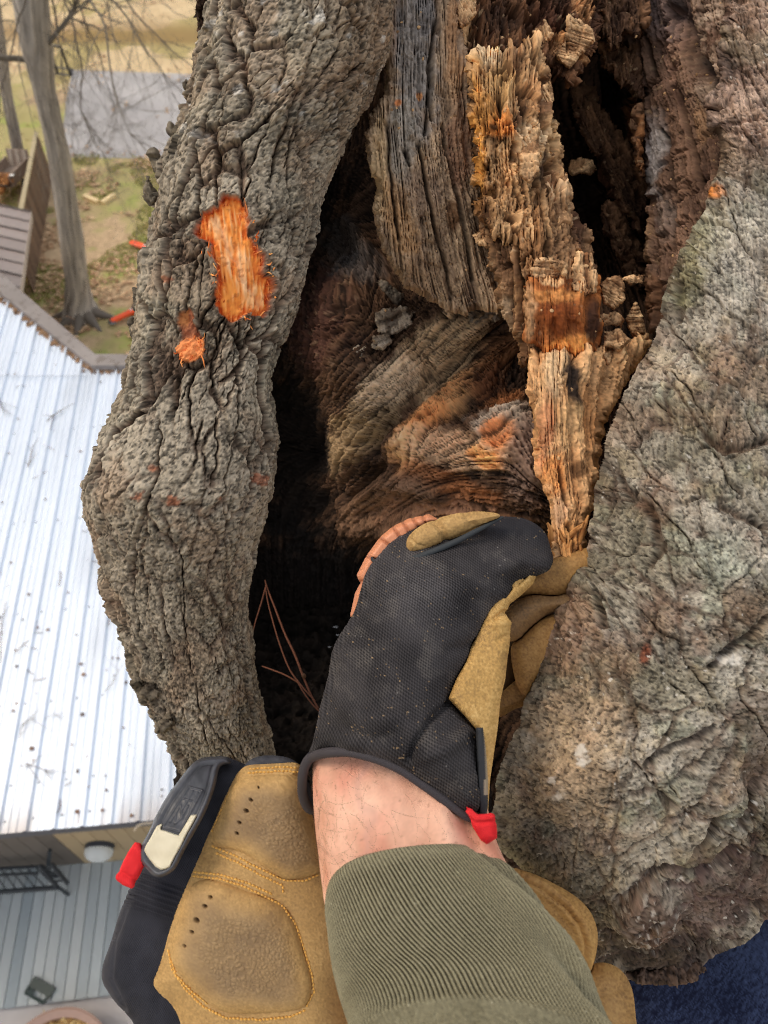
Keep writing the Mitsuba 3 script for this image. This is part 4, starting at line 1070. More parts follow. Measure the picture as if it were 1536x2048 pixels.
for x, y, r, asp in [(950, 716, 6, 2.2), (982, 820, 6, 2), (905, 770, 3, 1), (960, 840, 3, 1), (880, 800, 3, 1), (1330, 380, 8, 1), (865, 845, 3, 1), (930, 790, 3, 1), (1318, 446, 6, 1), (905, 640, 7, .5)]:
    dx, dy = X - x, Y - y
    pits = np.maximum(pits, np.exp(-((dx * .7 + dy * .7) ** 2 / (r * r) + (dx * .7 - dy * .7) ** 2 / (r * asp) ** 2)))
b.disp -= 0.014 * pits
wu, wv = u + .004 * (nz(u / .008, vv / .008, seed=21) - .5), vv + .004 * (nz(u / .008, vv / .008, seed=22) - .5)
fa, ra = facet(wu, wv, .009, .009, 23)
fb, rb = facet(wu, wv, .0032, .0032, 24)
holes = sm(.60, .72, nz(u / .009, vv / .009, seed=25, octaves=4))
m1 = nz(u / .02, vv / .02, seed=26, octaves=2)
b.disp += (.0035 * fa + .0030 * fb) * (.5 + m1) - .006 * holes * sm(.35, .6, m1)
grain = np.clip(0.5 + 1.5 * (f1 - 0.5) + 0.7 * (f2 - 0.5), 0, 1)
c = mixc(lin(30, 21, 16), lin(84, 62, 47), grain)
spots = [(870, 720, 130, 62, -40, lin(170, 146, 116), .9), (740, 850, 130, 48, -50, lin(142, 120, 92), .85), (790, 770, 70, 44, -45, lin(186, 164, 138), .8), (640, 640, 90, 140, 0, lin(62, 40, 34), .9), (600, 300, 110, 300, 0, lin(30, 25, 22), .95), (560, 900, 100, 230, 0, lin(24, 20, 18), .95), (600, 1250, 240, 260, 0, lin(20, 17, 16), .97),  # near-black patches paint the hollow's shade, the palest one a fold's highlight
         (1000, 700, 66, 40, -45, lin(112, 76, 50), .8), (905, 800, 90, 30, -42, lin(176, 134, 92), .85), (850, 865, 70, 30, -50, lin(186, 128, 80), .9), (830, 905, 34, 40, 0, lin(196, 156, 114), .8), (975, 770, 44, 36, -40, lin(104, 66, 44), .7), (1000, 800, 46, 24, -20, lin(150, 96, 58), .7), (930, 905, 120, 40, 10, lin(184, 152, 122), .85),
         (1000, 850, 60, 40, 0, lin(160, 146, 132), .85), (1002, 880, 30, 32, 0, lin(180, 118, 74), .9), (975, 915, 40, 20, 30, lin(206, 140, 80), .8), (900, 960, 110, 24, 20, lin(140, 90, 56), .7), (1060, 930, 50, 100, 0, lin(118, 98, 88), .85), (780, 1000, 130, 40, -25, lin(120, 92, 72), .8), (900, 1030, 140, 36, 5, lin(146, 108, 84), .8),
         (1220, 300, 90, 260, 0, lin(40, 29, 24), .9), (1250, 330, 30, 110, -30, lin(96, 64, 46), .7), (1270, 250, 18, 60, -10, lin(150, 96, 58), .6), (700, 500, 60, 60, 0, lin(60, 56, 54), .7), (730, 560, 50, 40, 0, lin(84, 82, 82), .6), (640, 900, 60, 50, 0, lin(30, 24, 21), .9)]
c = stain_and_shade(c, X, Y, spots, seed=12)
f3 = lic(fl, 3, 7, 0.7)
c = c * np.clip(0.08 + 1.15 * grain + .60 * f3 + 1.3 * (nz(u / .0015, vv / .0015, seed=27, octaves=2) - .5) + .45 * fa + .50, .15, 2.2)[..., None]
c = mixc(c, lin(30, 20, 15), .75 * holes * sm(.35, .6, m1))
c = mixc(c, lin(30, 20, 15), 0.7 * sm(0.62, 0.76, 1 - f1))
c = mixc(c, lin(170, 140, 115), 0.55 * lumpy * sm(0.68, 0.74, nz(u / 0.006, vv / 0.006, seed=18, octaves=3)))
c = mixc(c, lin(24, 16, 12), 0.8 * pits)
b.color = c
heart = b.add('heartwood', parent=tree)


LEDGES = []


def wood(name, outline, depth, thick, flow, pal, spots, seed, step=2.1, rnd=16, rag=5, amp=(0.003, 0.006), extra=None, back=None, parent=tree, fissures=(), gr=1.0, label=None, steep=2.2, crumb=0.0):
    """A standing piece of old heartwood with its grain."""
    b = Body(outline, depth, step=step, thick=thick, back=back or thick, rnd=rnd, rag=rag, ragsize=18, seed=seed, curve=False, steep=steep)
    X, Y, u, vv = b.X, b.Y, b.u, b.v
    fl = flow_field(flow, X, Y) + 0.22 * (nz(X / 50, Y / 80, seed=seed) - 0.5)
    f1, f2, f3 = lic(fl, seed, 22, 0.8), lic(fl, seed + 1, 50, 2.6), lic(fl, seed + 2, 9, 0.7)
    rot = nz(u / 0.010, vv / 0.016, seed=seed + 3, octaves=4) - 0.5
    wu, wv = u + .004 * (nz(u / .008, vv / .012, seed=seed + 6) - .5), vv + .006 * (nz(u / .008, vv / .012, seed=seed + 7) - .5)
    fa, ra = facet(wu, wv, .0065, .015, seed + 8)
    fb, rb = facet(wu, wv, .0024, .0048, seed + 9)
    pits = sm(.57, .70, nz(u / .0075, vv / .012, seed=seed + 10, octaves=4))
    m1 = .45 + 1.1 * nz(u / .015, vv / .02, seed=seed + 11)
    b.disp = amp[0] * 2 * (f1 - 0.5) * m1 + amp[1] * 2 * (f2 - 0.5) + 0.005 * rot + crumb * (.0055 * fa + .0028 * fb - .015 * pits)
    jx = X + 9 * (nz(X / 22, Y / 30, seed=seed + 4) - 0.5)
    fis = np.zeros_like(X)
    for q in fissures:
        fis = np.maximum(fis, np.exp(-(poly_dist(jx, Y, q) / 3.6) ** 2))
    b.disp -= 0.010 * fis
    g = np.clip(0.5 + gr * m1 * (1.0 * (f1 - 0.5) + 0.8 * (f3 - 0.5)), 0, 1)
    sp = nz(u / .0014, vv / .0022, seed=seed + 12, octaves=2) - .5
    c = mixc(pal[0], pal[1], np.clip(0.5 + 1.1 * (f2 - 0.5) + 0.8 * rot + crumb * .7 * (ra - .5), 0, 1))
    c = stain_and_shade(c, X, Y, spots, seed=seed)
    c = c * np.clip(0.55 + 0.9 * g + 1.1 * sp + crumb * .5 * fa, .2, 2)[..., None]
    c = mixc(c, lin(66, 40, 27), .8 * crumb * pits)
    c = mixc(c, lin(222, 190, 150), .5 * crumb * sm(.70, .76, nz(u / .004, vv / .006, seed=seed + 13, octaves=3)))
    b.color = mixc(c, lin(44, 30, 22), 0.75 * fis)
    if extra:
        extra(b, f1, f2)
    (v_, f_), _c = b.mesh()
    fn_ = np.cross(v_[f_[:, 1]] - v_[f_[:, 0]], v_[f_[:, 2]] - v_[f_[:, 0]])
    k_ = np.nonzero(fn_[:, 2] > .75 * np.linalg.norm(fn_, axis=1))[0]
    LEDGES.append(v_[f_[k_]].mean(1))
    return b.add(name, parent=parent, label=label)


DOWN = [(700, 0, 0, 1), (1000, 0, 0, 1), (1300, 0, .12, 1), (800, 500, .12, 1), (900, 600, .3, 1)]
# weathered slab on the left of the hollow
wood('weathered_slab', [(752, -420), (752, -170), (762, -20), (766, 90), (771, 170), (771, 196), (760, 200), (741, 228), (738, 250), (728, 285), (736, 320), (748, 350), (751, 385), (746, 425), (754, 470), (766, 505), (780, 530), (797, 560), (818, 580), (850, 600), (890, 618), (930, 632), (968, 620), (1000, 616), (1024, 560), (1020, 440), (990, 300), (960, 190), (930, 80), (925, -170), (930, -420)],
     [(760, -100, .66), (760, 200, .66), (745, 300, .665), (760, 450, .68), (850, 580, .715), (960, 600, .72), (850, 100, .655), (880, 300, .665), (900, 450, .69), (980, 200, .68), (990, 450, .70)], .024,
     DOWN, (lin(118, 97, 80), lin(176, 150, 122)),
     [(830, 100, 52, 220, 0, lin(126, 122, 120), .8), (850, 20, 24, 80, 0, lin(96, 92, 92), .6), (800, 280, 36, 110, 5, lin(150, 142, 132), .75), (760, 330, 22, 110, 0, lin(182, 154, 116), .75), (800, 440, 30, 110, -14, lin(176, 138, 98), .7), (850, 380, 50, 60, 0, lin(134, 112, 96), .6), (905, 60, 20, 90, 0, lin(150, 112, 80), .8), (910, 150, 24, 60, 0, lin(166, 130, 96), .8),
      (906, 430, 16, 36, 0, lin(92, 60, 36), .85), (920, 280, 30, 110, 0, lin(122, 88, 68), .7), (850, 560, 80, 40, 20, lin(142, 116, 90), .6), (838, 190, 7, 9, 0, lin(206, 140, 84), .9), (796, 206, 8, 8, 0, lin(200, 120, 66), .9), (780, 60, 14, 90, 0, lin(128, 100, 80), .6)], 101, rnd=18, rag=7, back=.03, crumb=.2, amp=(.0032, .0040),
     fissures=[[(772, 250), (782, 380), (800, 480)], [(838, 290), (858, 400), (888, 520), (904, 600)], [(862, 160), (850, 270)], [(884, 250), (900, 330), (922, 420), (946, 560)], [(808, 300), (818, 330)], [(870, 40), (858, 140), (862, 240)]])
# right wall of brown wood
def right_ribs(b, f1, f2):
    X, Y = b.X, b.Y
    pale = np.exp(-(poly_dist(X, Y, [(1440, -60), (1450, 90), (1440, 170), (1480, 250), (1510, 330)]) / 46) ** 2)
    rib = nz((Y + 0.25 * X + 8 * nz(X / 30, Y / 30, seed=4)) / 7.0, X / 60, seed=6, octaves=2) - 0.5
    b.disp += pale * (0.010 + 0.006 * rib) - 0.02 * np.exp(-(poly_dist(X, Y, [(1350, 30), (1395, 120), (1425, 150), (1450, 230), (1440, 270)]) / 16) ** 2)
    b.color = mixc(b.color, mixc(lin(136, 110, 94), lin(206, 184, 162), np.clip(0.5 + 1.6 * rib, 0, 1)) * np.clip(.9 + 1.6 * (nz(b.u / .0016, b.v / .0016, seed=31, octaves=2) - .5) + .9 * (nz(b.u / .008, b.v / .01, seed=32, octaves=3) - .5), .25, 1.6)[..., None], 0.85 * pale * sm(.36, .5, nz(b.u / .012, b.v / .02, seed=33, octaves=3) + .12))
    b.color = mixc(b.color, lin(50, 42, 42), 0.85 * np.exp(-(poly_dist(X, Y, [(1350, 0), (1395, 120), (1425, 150), (1455, 230), (1440, 280)]) / 14) ** 4))


wood('brown_side_wall', [(1200, -420), (1206, -170), (1216, 0), (1236, 60), (1256, 110), (1272, 160), (1284, 220), (1280, 280), (1286, 340), (1300, 400), (1292, 470), (1288, 540), (1292, 600), (1296, 660), (1330, 680), (1420, 600), (1560, 500), (1680, 400), (1690, -420)],
     [(1220, -100, .80), (1280, 200, .80), (1290, 400, .78), (1300, 620, .72), (1350, 100, .75), (1380, 350, .71), (1350, 560, .68), (1460, 100, .68), (1480, 330, .65), (1560, -100, .66), (1640, 300, .64)], .02,
     [(1250, 0, .1, 1), (1300, 300, .1, 1), (1360, 200, .28, 1), (1400, 400, .15, 1), (1320, 550, .05, 1), (1500, 100, .2, 1)], (lin(66, 46, 38), lin(128, 100, 82)),
     [(1310, 300, 22, 90, 4, lin(158, 152, 150), .85), (1320, 200, 30, 60, 0, lin(84, 62, 50), .7), (1345, 90, 20, 100, 10, lin(138, 108, 92), .7), (1330, 20, 50, 60, 0, lin(112, 98, 98), .6), (1370, 300, 30, 140, 8, lin(124, 96, 78), .6), (1290, 480, 16, 80, 0, lin(150, 118, 88), .7), (1400, 250, 16, 50, 0, lin(160, 124, 90), .5), (1300, 600, 20, 60, 0, lin(120, 84, 58), .6), (1330, 430, 22, 60, 0, lin(126, 112, 104), .6), (1265, 130, 16, 50, 0, lin(150, 104, 64), .5)], 111,
     extra=right_ribs, back=.06, fissures=[[(1300, 170), (1330, 280), (1352, 400), (1350, 500)], [(1352, 180), (1390, 320), (1400, 380)], [(1285, 40), (1310, 150)]], rag=9, crumb=.4)
# crumbling ridge in the middle, block over block
wood('crumbling_ridge', [(908, -400), (1222, -400), (1214, 20), (1196, 90), (1170, 130), (1140, 176), (1112, 150), (1080, 116), (1030, 104), (980, 110), (946, 130), (925, 110), (915, 40)], [(920, 0, .69), (1200, 0, .72), (1060, 60, .70), (1000, 100, .68), (1140, 140, .70), (1060, -150, .70)], .02, [(1000, 0, 0, 1), (1150, 60, -.5, 1)], (lin(64, 42, 30), lin(124, 88, 62)),
     [(930, 30, 20, 60, 0, lin(206, 168, 124), .9), (1140, 90, 40, 36, -50, lin(204, 150, 98), .85), (1170, 10, 26, 30, 0, lin(190, 140, 96), .8), (1000, 40, 50, 40, 0, lin(58, 38, 28), .8), (1100, 30, 40, 40, 0, lin(84, 54, 42), .7)], 121, amp=(.004, .008), rag=10, back=.03, crumb=1.2)
wood('crumbling_ridge', [(938, 150), (944, 108), (975, 94), (1020, 98), (1060, 84), (1090, 110), (1100, 165), (1106, 220), (1124, 280), (1128, 340), (1134, 400), (1128, 470), (1060, 490), (985, 480), (950, 430), (946, 370), (944, 300), (936, 220)],
     [(940, 120, .655), (1090, 120, .66), (950, 300, .645), (1120, 300, .665), (1000, 460, .65), (1110, 460, .66), (1030, 250, .63)], .028, [(1000, 200, 0, 1), (1100, 400, .1, 1)], (lin(124, 90, 60), lin(192, 154, 112)),
     [(975, 110, 50, 22, 0, lin(218, 190, 152), .9), (955, 300, 18, 160, 0, lin(214, 150, 72), .85), (1000, 170, 40, 50, 0, lin(172, 136, 90), .8), (1000, 250, 40, 30, 0, lin(212, 134, 66), .8), (988, 254, 10, 8, 0, lin(50, 30, 20), .9), (1060, 190, 36, 40, 0, lin(196, 146, 100), .7), (1050, 320, 46, 60, 0, lin(206, 174, 134), .8), (1100, 380, 20, 70, 0, lin(110, 72, 50), .7), (1110, 260, 14, 40, 0, lin(200, 162, 116), .7), (1030, 120, 30, 30, 0, lin(120, 84, 58), .6),
      (1010, 390, 46, 40, 0, lin(190, 148, 104), .7), (1085, 300, 8, 60, 0, lin(70, 46, 36), .9), (970, 220, 30, 40, 0, lin(158, 112, 60), .8), (1045, 230, 12, 50, 10, lin(84, 56, 40), .85), (1065, 270, 34, 34, 0, lin(226, 194, 154), .8), (1015, 330, 20, 50, 0, lin(206, 160, 110), .6), (1095, 180, 20, 50, 0, lin(96, 64, 46), .7), (960, 420, 22, 40, 0, lin(90, 60, 42), .7)], 131, amp=(.0036, .006), rag=13, crumb=.9, back=.05, fissures=[[(1040, 170), (1048, 230), (1050, 300)], [(1088, 260), (1092, 350)]])
wood('crumbling_ridge', [(950, 400), (985, 450), (1030, 400), (1075, 388), (1100, 362), (1120, 366), (1140, 382), (1150, 420), (1176, 445), (1184, 490), (1200, 560), (1200, 640), (1080, 720), (1040, 740), (1030, 690), (1012, 640), (996, 600), (985, 540), (965, 470)],
     [(960, 430, .675), (1120, 380, .655), (1180, 500, .67), (1060, 500, .645), (1000, 600, .675), (1100, 640, .65), (1040, 720, .68)], .024, [(1000, 450, .05, 1), (1100, 600, .05, 1)], (lin(96, 68, 48), lin(160, 124, 90)),
     [(1110, 385, 30, 24, 0, lin(212, 176, 136), .8), (1160, 450, 20, 60, 0, lin(72, 46, 34), .8), (1060, 470, 40, 80, 0, lin(160, 116, 76), .6), (1000, 500, 22, 70, 0, lin(88, 60, 42), .7), (1050, 600, 30, 60, 0, lin(168, 130, 92), .6), (1010, 650, 14, 60, 0, lin(172, 150, 124), .6)], 141, amp=(.0034, .006), rag=12, crumb=.8, back=.05, fissures=[[(1030, 420), (1040, 560), (1046, 640)], [(1090, 400), (1100, 520)]])
wood('crumbling_ridge', [(1046, 600), (1044, 570), (1062, 556), (1100, 548), (1150, 548), (1196, 552), (1200, 600), (1206, 660), (1196, 704), (1140, 716), (1080, 706), (1050, 680)],
     [(1050, 570, .645), (1190, 570, .65), (1120, 620, .63), (1060, 690, .65), (1190, 690, .655)], .024, [(1100, 600, 0, 1)], (lin(120, 66, 32), lin(170, 104, 56)),
     [(1058, 620, 16, 70, 0, lin(182, 142, 104), .9), (1110, 590, 60, 14, 0, lin(206, 142, 82), .7), (1120, 640, 46, 40, 0, lin(118, 58, 24), .85), (1140, 690, 50, 20, -10, lin(240, 160, 86), .95), (1186, 640, 14, 60, 0, lin(40, 26, 22), .9), (1100, 562, 30, 10, 0, lin(216, 176, 130), .8)], 151, amp=(.002, .003), rag=9, back=.05, rnd=12, crumb=.22)
wood('crumbling_ridge', [(1058, 700), (1090, 688), (1130, 696), (1180, 690), (1230, 690), (1268, 680), (1290, 660), (1300, 690), (1262, 760), (1232, 800), (1212, 850), (1196, 940), (1190, 1000), (1178, 1040), (1172, 1100), (1166, 1160), (1150, 1172), (1128, 1140), (1108, 1112), (1098, 1070), (1104, 1030), (1090, 985), (1070, 940), (1064, 880), (1062, 820), (1048, 770)],
     [(1060, 710, .65), (1250, 700, .68), (1120, 750, .625), (1080, 900, .63), (1190, 900, .64), (1120, 1000, .62), (1150, 1120, .60), (1230, 780, .67)], .026, [(1100, 750, .02, 1), (1130, 950, .12, 1), (1140, 1100, .1, 1), (1240, 720, -.2, 1)], (lin(176, 126, 82), lin(220, 176, 128)),
     [(1110, 740, 26, 70, 0, lin(206, 176, 138), .7), (1090, 860, 22, 90, 4, lin(206, 140, 98), .8), (1150, 770, 17, 66, -8, lin(34, 27, 25), .97), (1210, 740, 40, 50, -20, lin(178, 138, 98), .8), (1140, 850, 30, 60, 0, lin(196, 158, 112), .7), (1160, 940, 18, 22, 0, lin(86, 58, 36), .85), (1110, 950, 30, 50, 0, lin(216, 146, 84), .8), (1120, 1020, 20, 40, 0, lin(176, 140, 110), .7), (1140, 1090, 24, 60, 0, lin(190, 136, 80), .8), (1160, 1120, 10, 60, 0, lin(110, 70, 40), .8), (1180, 850, 14, 80, 0, lin(150, 100, 58), .6)], 161, amp=(.0025, .006), rag=9, back=.05, crumb=.2,
     fissures=[[(1120, 940), (1135, 1010)], [(1105, 1060), (1125, 1130)], [(1140, 1050), (1150, 1130)]], rnd=20)
BR0, BR1 = lin(62, 42, 32), lin(122, 90, 66)
for k, (out, d, ang_) in enumerate([([(1176, -400), (1320, -400), (1306, -100), (1296, 40), (1276, 84), (1256, 70), (1236, 100), (1212, 96), (1196, 60), (1186, -100)], .745, 1.5), ([(1196, 84), (1222, 76), (1250, 96), (1276, 100), (1290, 150), (1296, 200), (1272, 196), (1250, 176), (1226, 150), (1204, 130)], .79, 1.3),
                                    ([(1134, 166), (1160, 160), (1186, 190), (1220, 240), (1262, 300), (1296, 330), (1306, 420), (1288, 480), (1262, 440), (1232, 400), (1200, 330), (1160, 260), (1138, 210)], .87, 1.05), ([(1196, 410), (1216, 396), (1246, 430), (1290, 490), (1296, 570), (1262, 572), (1240, 520), (1214, 470)], .885, 1.1), ([(1282, 196), (1292, 240), (1286, 300), (1296, 360), (1282, 356), (1268, 310), (1262, 250)], .77, 1.5)]):
    wood('rotten_strut', out, d, .02, [(1200, 200, math.cos(ang_), math.sin(ang_)), (1250, 500, math.cos(ang_), math.sin(ang_))], (BR0, BR1), [(1285, 270, 16, 50, 0, lin(170, 116, 74), .8), (1280, 330, 14, 30, 0, lin(150, 104, 68), .7)], 500 + k, rag=10, rnd=16, amp=(.003, .005), crumb=.8)
CH0, CH1 = lin(120, 82, 54), lin(226, 186, 140)
for k, (out, d, th) in enumerate([
        ([(1062, 548), (1070, 520), (1098, 508), (1120, 530), (1128, 560), (1090, 568)], .625, .012), ([(1096, 520), (1118, 512), (1140, 528), (1132, 556), (1112, 548)], .615, .006), ([(1140, 560), (1150, 520), (1156, 504), (1182, 506), (1194, 545), (1196, 586), (1170, 590), (1146, 580)], .625, .014),
        ([(1200, 570), (1212, 552), (1242, 548), (1254, 572), (1248, 606), (1226, 622), (1206, 610)], .66, .016), ([(1240, 560), (1262, 552), (1290, 546), (1286, 566), (1262, 572)], .67, .008), ([(1200, 630), (1230, 622), (1252, 640), (1244, 654), (1214, 652)], .655, .010), ([(1250, 640), (1272, 606), (1290, 640), (1294, 672), (1268, 690)], .675, .012),
        ([(1206, 660), (1240, 658), (1262, 680), (1240, 700), (1210, 690)], .65, .012), ([(1200, 706), (1226, 694), (1240, 716), (1216, 732)], .645, .008), ([(1138, 342), (1142, 322), (1162, 317), (1184, 320), (1194, 340), (1180, 352), (1160, 344), (1144, 350)], .86, .010),
        ([(908, -20), (945, -40), (952, 30), (936, 50), (918, 62), (912, 30)], .655, .012), ([(1102, 104), (1126, 80), (1136, 30), (1160, 40), (1186, 60), (1190, 80), (1160, 110), (1140, 140), (1112, 118)], .675, .016), ([(1060, 64), (1090, 40), (1110, 66), (1090, 92)], .685, .010),
        ([(1000, 60), (1040, 44), (1056, 76), (1020, 94)], .68, .010), ([(1066, 200), (1100, 150), (1108, 200), (1094, 226), (1070, 226)], .635, .010), ([(1040, 290), (1078, 230), (1080, 330), (1064, 376), (1040, 350)], .615, .010), ([(950, 300), (966, 270), (1000, 280), (1010, 320), (980, 340)], .62, .008),
        ([(1108, 372), (1132, 344), (1146, 380), (1130, 400)], .64, .008), ([(944, 470), (980, 440), (1010, 450), (1000, 480), (960, 490)], .65, .010)]):
    a_ = rng.uniform(0, PI)
    wood('wood_chip', out, lambda x, y, d=d, k=k: d + .00016 * math.cos(k * 2.4) * (x - out[0][0]) + .00016 * math.sin(k * 2.4) * (y - out[0][1]), th * .55, [(0, 0, math.cos(a_), math.sin(a_)), (1200, 400, math.cos(a_), math.sin(a_))], (CH0, CH1), [], 400 + k, step=1.9, rnd=6, rag=6, amp=(.0016, .002), crumb=.42, steep=3, label='pale chip of rotten wood lying alone in the dark hole' if k == 9 else None)
W0, W1 = lin(92, 78, 66), lin(196, 182, 164)
for k, (out, d) in enumerate([([(746, 560), (764, 562), (792, 578), (812, 596), (800, 612), (784, 606), (762, 582)], .80), ([(752, 628), (782, 612), (812, 610), (830, 624), (822, 650), (796, 668), (762, 664), (748, 648)], .79), ([(744, 672), (780, 660), (786, 684), (764, 700), (744, 694)], .79), ([(704, 704), (718, 688), (746, 690), (756, 716), (738, 734), (714, 730)], .80),
                              ([(930, 620), (960, 606), (990, 604), (1000, 640), (960, 660), (940, 650)], .755)]):
    wood('wood_shard', out, lambda x, y, d=d, k=k: d + .0002 * math.cos(k * 1.9) * (x - out[0][0]) + .0002 * math.sin(k * 1.9) * (y - out[0][1]), .012, [(0, 0, 1, -.5), (800, 650, 1, -.5)], (W0 * (.6 if k in (0, 4) else 1), W1 * (.6 if k in (0, 4) else 1)), [], 450 + k, step=1.9, rnd=8, rag=9, amp=(.002, .003), crumb=.5, steep=2.6)
SP0, SP1 = lin(140, 86, 44), lin(216, 160, 100)
for k, (x0_, y0_, x1_, y1_, r) in enumerate([(1098, 1046, 1112, 1118, 6), (1168, 1044, 1120, 1090, 5), (1178, 1030, 1150, 1110, 5), (1140, 1080, 1128, 1150, 5), (1120, 1060, 1140, 1120, 4), (1162, 1090, 1158, 1160, 5), (1102, 1100, 1122, 1150, 4)]):
    m = tube(P(np.linspace(x0_, x1_, 7) + rng.normal(0, 1.5, 7), np.linspace(y0_, y1_, 7), np.linspace(.575, .59, 7)), np.array([.4, .8, 1, 1, .9, .7, .2]) * r * .59 / FPX, 6)
    add('splinter', m, mixc(SP0, SP1, rng.random(len(m[0]))), parent=tree)

# crumbs of rot lying on the ledges
led = np.vstack(LEDGES)
parts = []
for i_ in rng.choice(len(led), 420, replace=False):
    m_ = trimesh.creation.icosphere(0, rng.uniform(.0006, .0022)); m_.vertices = m_.vertices * rng.uniform(.5, 1.4, 3) + led[i_]
    parts.append(m_)
m_, c_ = join(parts, [mixc(lin(84, 54, 36), lin(216, 176, 130), rng.random()) for _ in parts])
add('rot_crumbs', m_, c_, smooth=False, parent=tree, kind='stuff')

# the dark rotten floor of the hollow, with small pale flecks
wz = P(600, 1300, 1.10)[2]
cw = P(680, 1300, 1.10)
gx, gy = np.meshgrid(np.linspace(-.2, .2, 170), np.linspace(-.3, .3, 250))
rel = nz(gx / .012, gy / .012, seed=4, octaves=4)
rr_ = np.hypot(gx / .2, gy / .3)
qz = wz + .030 * (rel - .5) + .012 * facet(gx, gy, .012, .010, 5)[0] + .05 * sm(.5, 1, rr_)
ii, jj = np.meshgrid(np.arange(249), np.arange(169), indexing='ij')
qf = np.stack([ii * 170 + jj, ii * 170 + jj + 1, (ii + 1) * 170 + jj + 1, (ii + 1) * 170 + jj], -1).reshape(-1, 4)
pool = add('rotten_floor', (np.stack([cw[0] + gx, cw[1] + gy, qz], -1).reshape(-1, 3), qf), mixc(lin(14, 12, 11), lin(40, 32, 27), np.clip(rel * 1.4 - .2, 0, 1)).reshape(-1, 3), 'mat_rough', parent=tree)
for k, (x, y, r) in enumerate([(688, 1184, 4.5), (696, 1192, 4), (658, 1144, 3), (672, 1262, 5), (676, 1278, 3.5), (660, 1302, 3)]):
    q = on_plane(x, y, (0, 0, wz + .002), np.array([0, 0, 1.0]))
    m = trimesh.creation.icosphere(1, r * .55 / FPX)
    m.vertices = m.vertices * [2.2, .8, .5] * (0.5 + 1.0 * rng.random((len(m.vertices), 1))) + q + [0, 0, .012]
    add('pale_fleck', m, lin(176, 178, 182), 'mat_semi', parent=pool)

# the trunk below the fork, down to the ground
zz, aa = np.linspace(8.40, 0, 260), np.arange(150) * 2 * PI / 150
R_ = .34 + .05 * (8.4 - zz) / 8.4 + .25 * np.exp(-zz / .25)
Z_, A_ = np.meshgrid(zz, aa, indexing='ij')
bk = facet(A_ * .35 + .02 * nz(A_ * 4, Z_ * 6, seed=5), Z_ + .02 * nz(A_ * 4, Z_ * 6, seed=6), .03, .07, 7)[0]
rr_ = R_[:, None] * (1 + .10 * (nz(np.cos(A_) * 2, np.sin(A_) * 2, Z_ * .5, seed=8) - .5)) + .012 * bk
tv = np.stack([.09 + rr_ * np.cos(A_), .42 + rr_ * np.sin(A_), Z_], -1).reshape(-1, 3)
tv = np.vstack([tv, [[.09, .42, 8.40]]])
tf = np.vstack([tube_faces(260, 150), np.stack([np.full(150, 260 * 150), np.arange(150), (np.arange(150) + 1) % 150], 1)])
tc = mixc(lin(78, 70, 60), lin(150, 140, 124), np.clip(.5 + .8 * bk.ravel() + .8 * (nz(A_ * 12, Z_ * 30, seed=9).ravel() - .5), 0, 1))
add('trunk', (tv, tf), np.vstack([tc, tc[:1]]), parent=tree)

# ------------------------------------------------------------------ the person's arm with one glove on, and the other glove lying empty
person = thing('person', 'person reaching into the hollow in an olive sleeve and one black and tan work glove', 'person')
TAN, TAN_HI, TAN_DK = lin(178, 142, 90), lin(210, 176, 120), lin(136, 106, 70)

# forearm
p, n, th, s, t, ax = px_tube([(640, 1430, 905, 1400, .512), (626, 1530, 944, 1500, .494), (628, 1620, 968, 1590, .477), (638, 1720, 992, 1680, .462), (652, 1820, 1030, 1760, .448), (690, 1960, 1110, 1900, .425), (760, 2200, 1260, 2120, .385), (840, 2500, 1420, 2400, .34)],
                              n_front=170, n_back=30, n_len=240, ratio=.60)
x0, y0, _ = project(p)
ten = np.exp(-((th - 1.05 - .15 * (s - .03) / .1) / .16) ** 2) - .9 * np.exp(-((th - .72) / .17) ** 2)
hh = 0.0048 * ten * sm(1480, 1560, y0) * sm(1850, 1700, y0) + .0006 * (nz(t / .012, s / .012, seed=3) - .5) + 0.00035 * (nz(t / .0013, s / .0016, seed=4, octaves=2) - .5)
v = p + n * hh[..., None]
c = mixc(lin(200, 144, 118), lin(240, 192, 166), np.clip(.5 + 1.6 * (nz(t / .014, s / .018, seed=5, octaves=4) - .5), 0, 1))
c = mixc(c, lin(214, 132, 112), .5 * sm(.5, .75, nz(t / .03, s / .03, seed=6, octaves=3)))
c = c * (1 + .22 * (nz(t / .0011, s / .0011, seed=15, octaves=2) - .5) + .12 * (nz(t / .004, s / .003, seed=16, octaves=3) - .5))[..., None]
c = mixc(c, lin(188, 140, 128), .4 * np.exp(-((th - 1.9 - 1.2 * (s - .05) + .5 * (nz(s / .02, th * 2, seed=17) - .5)) / .05) ** 2))
c = mixc(c, lin(150, 96, 74), .45 * sm(.74, .80, nz(t / .0022, s / .0022, seed=7, octaves=2)))
arm = add('forearm', (v.reshape(-1, 3), tube_faces(*th.shape)), c.reshape(-1, 3), 'mat_skin', parent=person)
rg = np.random.default_rng(4)
parts = []
for k in range(620):
    i, j = rg.integers(20, 170), rg.integers(25, 165)
    if rg.random() > .35 + .65 * (th[i, j] > 1.7):
        continue
    a = v[i, j]
    d = ax[i] * rg.uniform(.5, 1.0) + (np.cross(n[i, j], ax[i])) * rg.normal(.4, .5)
    e = np.cross(n[i, j], d) * rg.normal(0, .5)
    L = rg.uniform(.008, .020)
    parts.append(tube([a + d * L * q + e * L * q * q + n[i, j] * (.0022 * q * (1.2 - q)) for q in (0, .25, .5, .75, 1.0)], np.array([1, .9, .8, .6, .3]) * .00007, 3, cap=False))
add('arm_hair', join(parts), lin(102, 70, 52), parent=arm, kind='stuff')

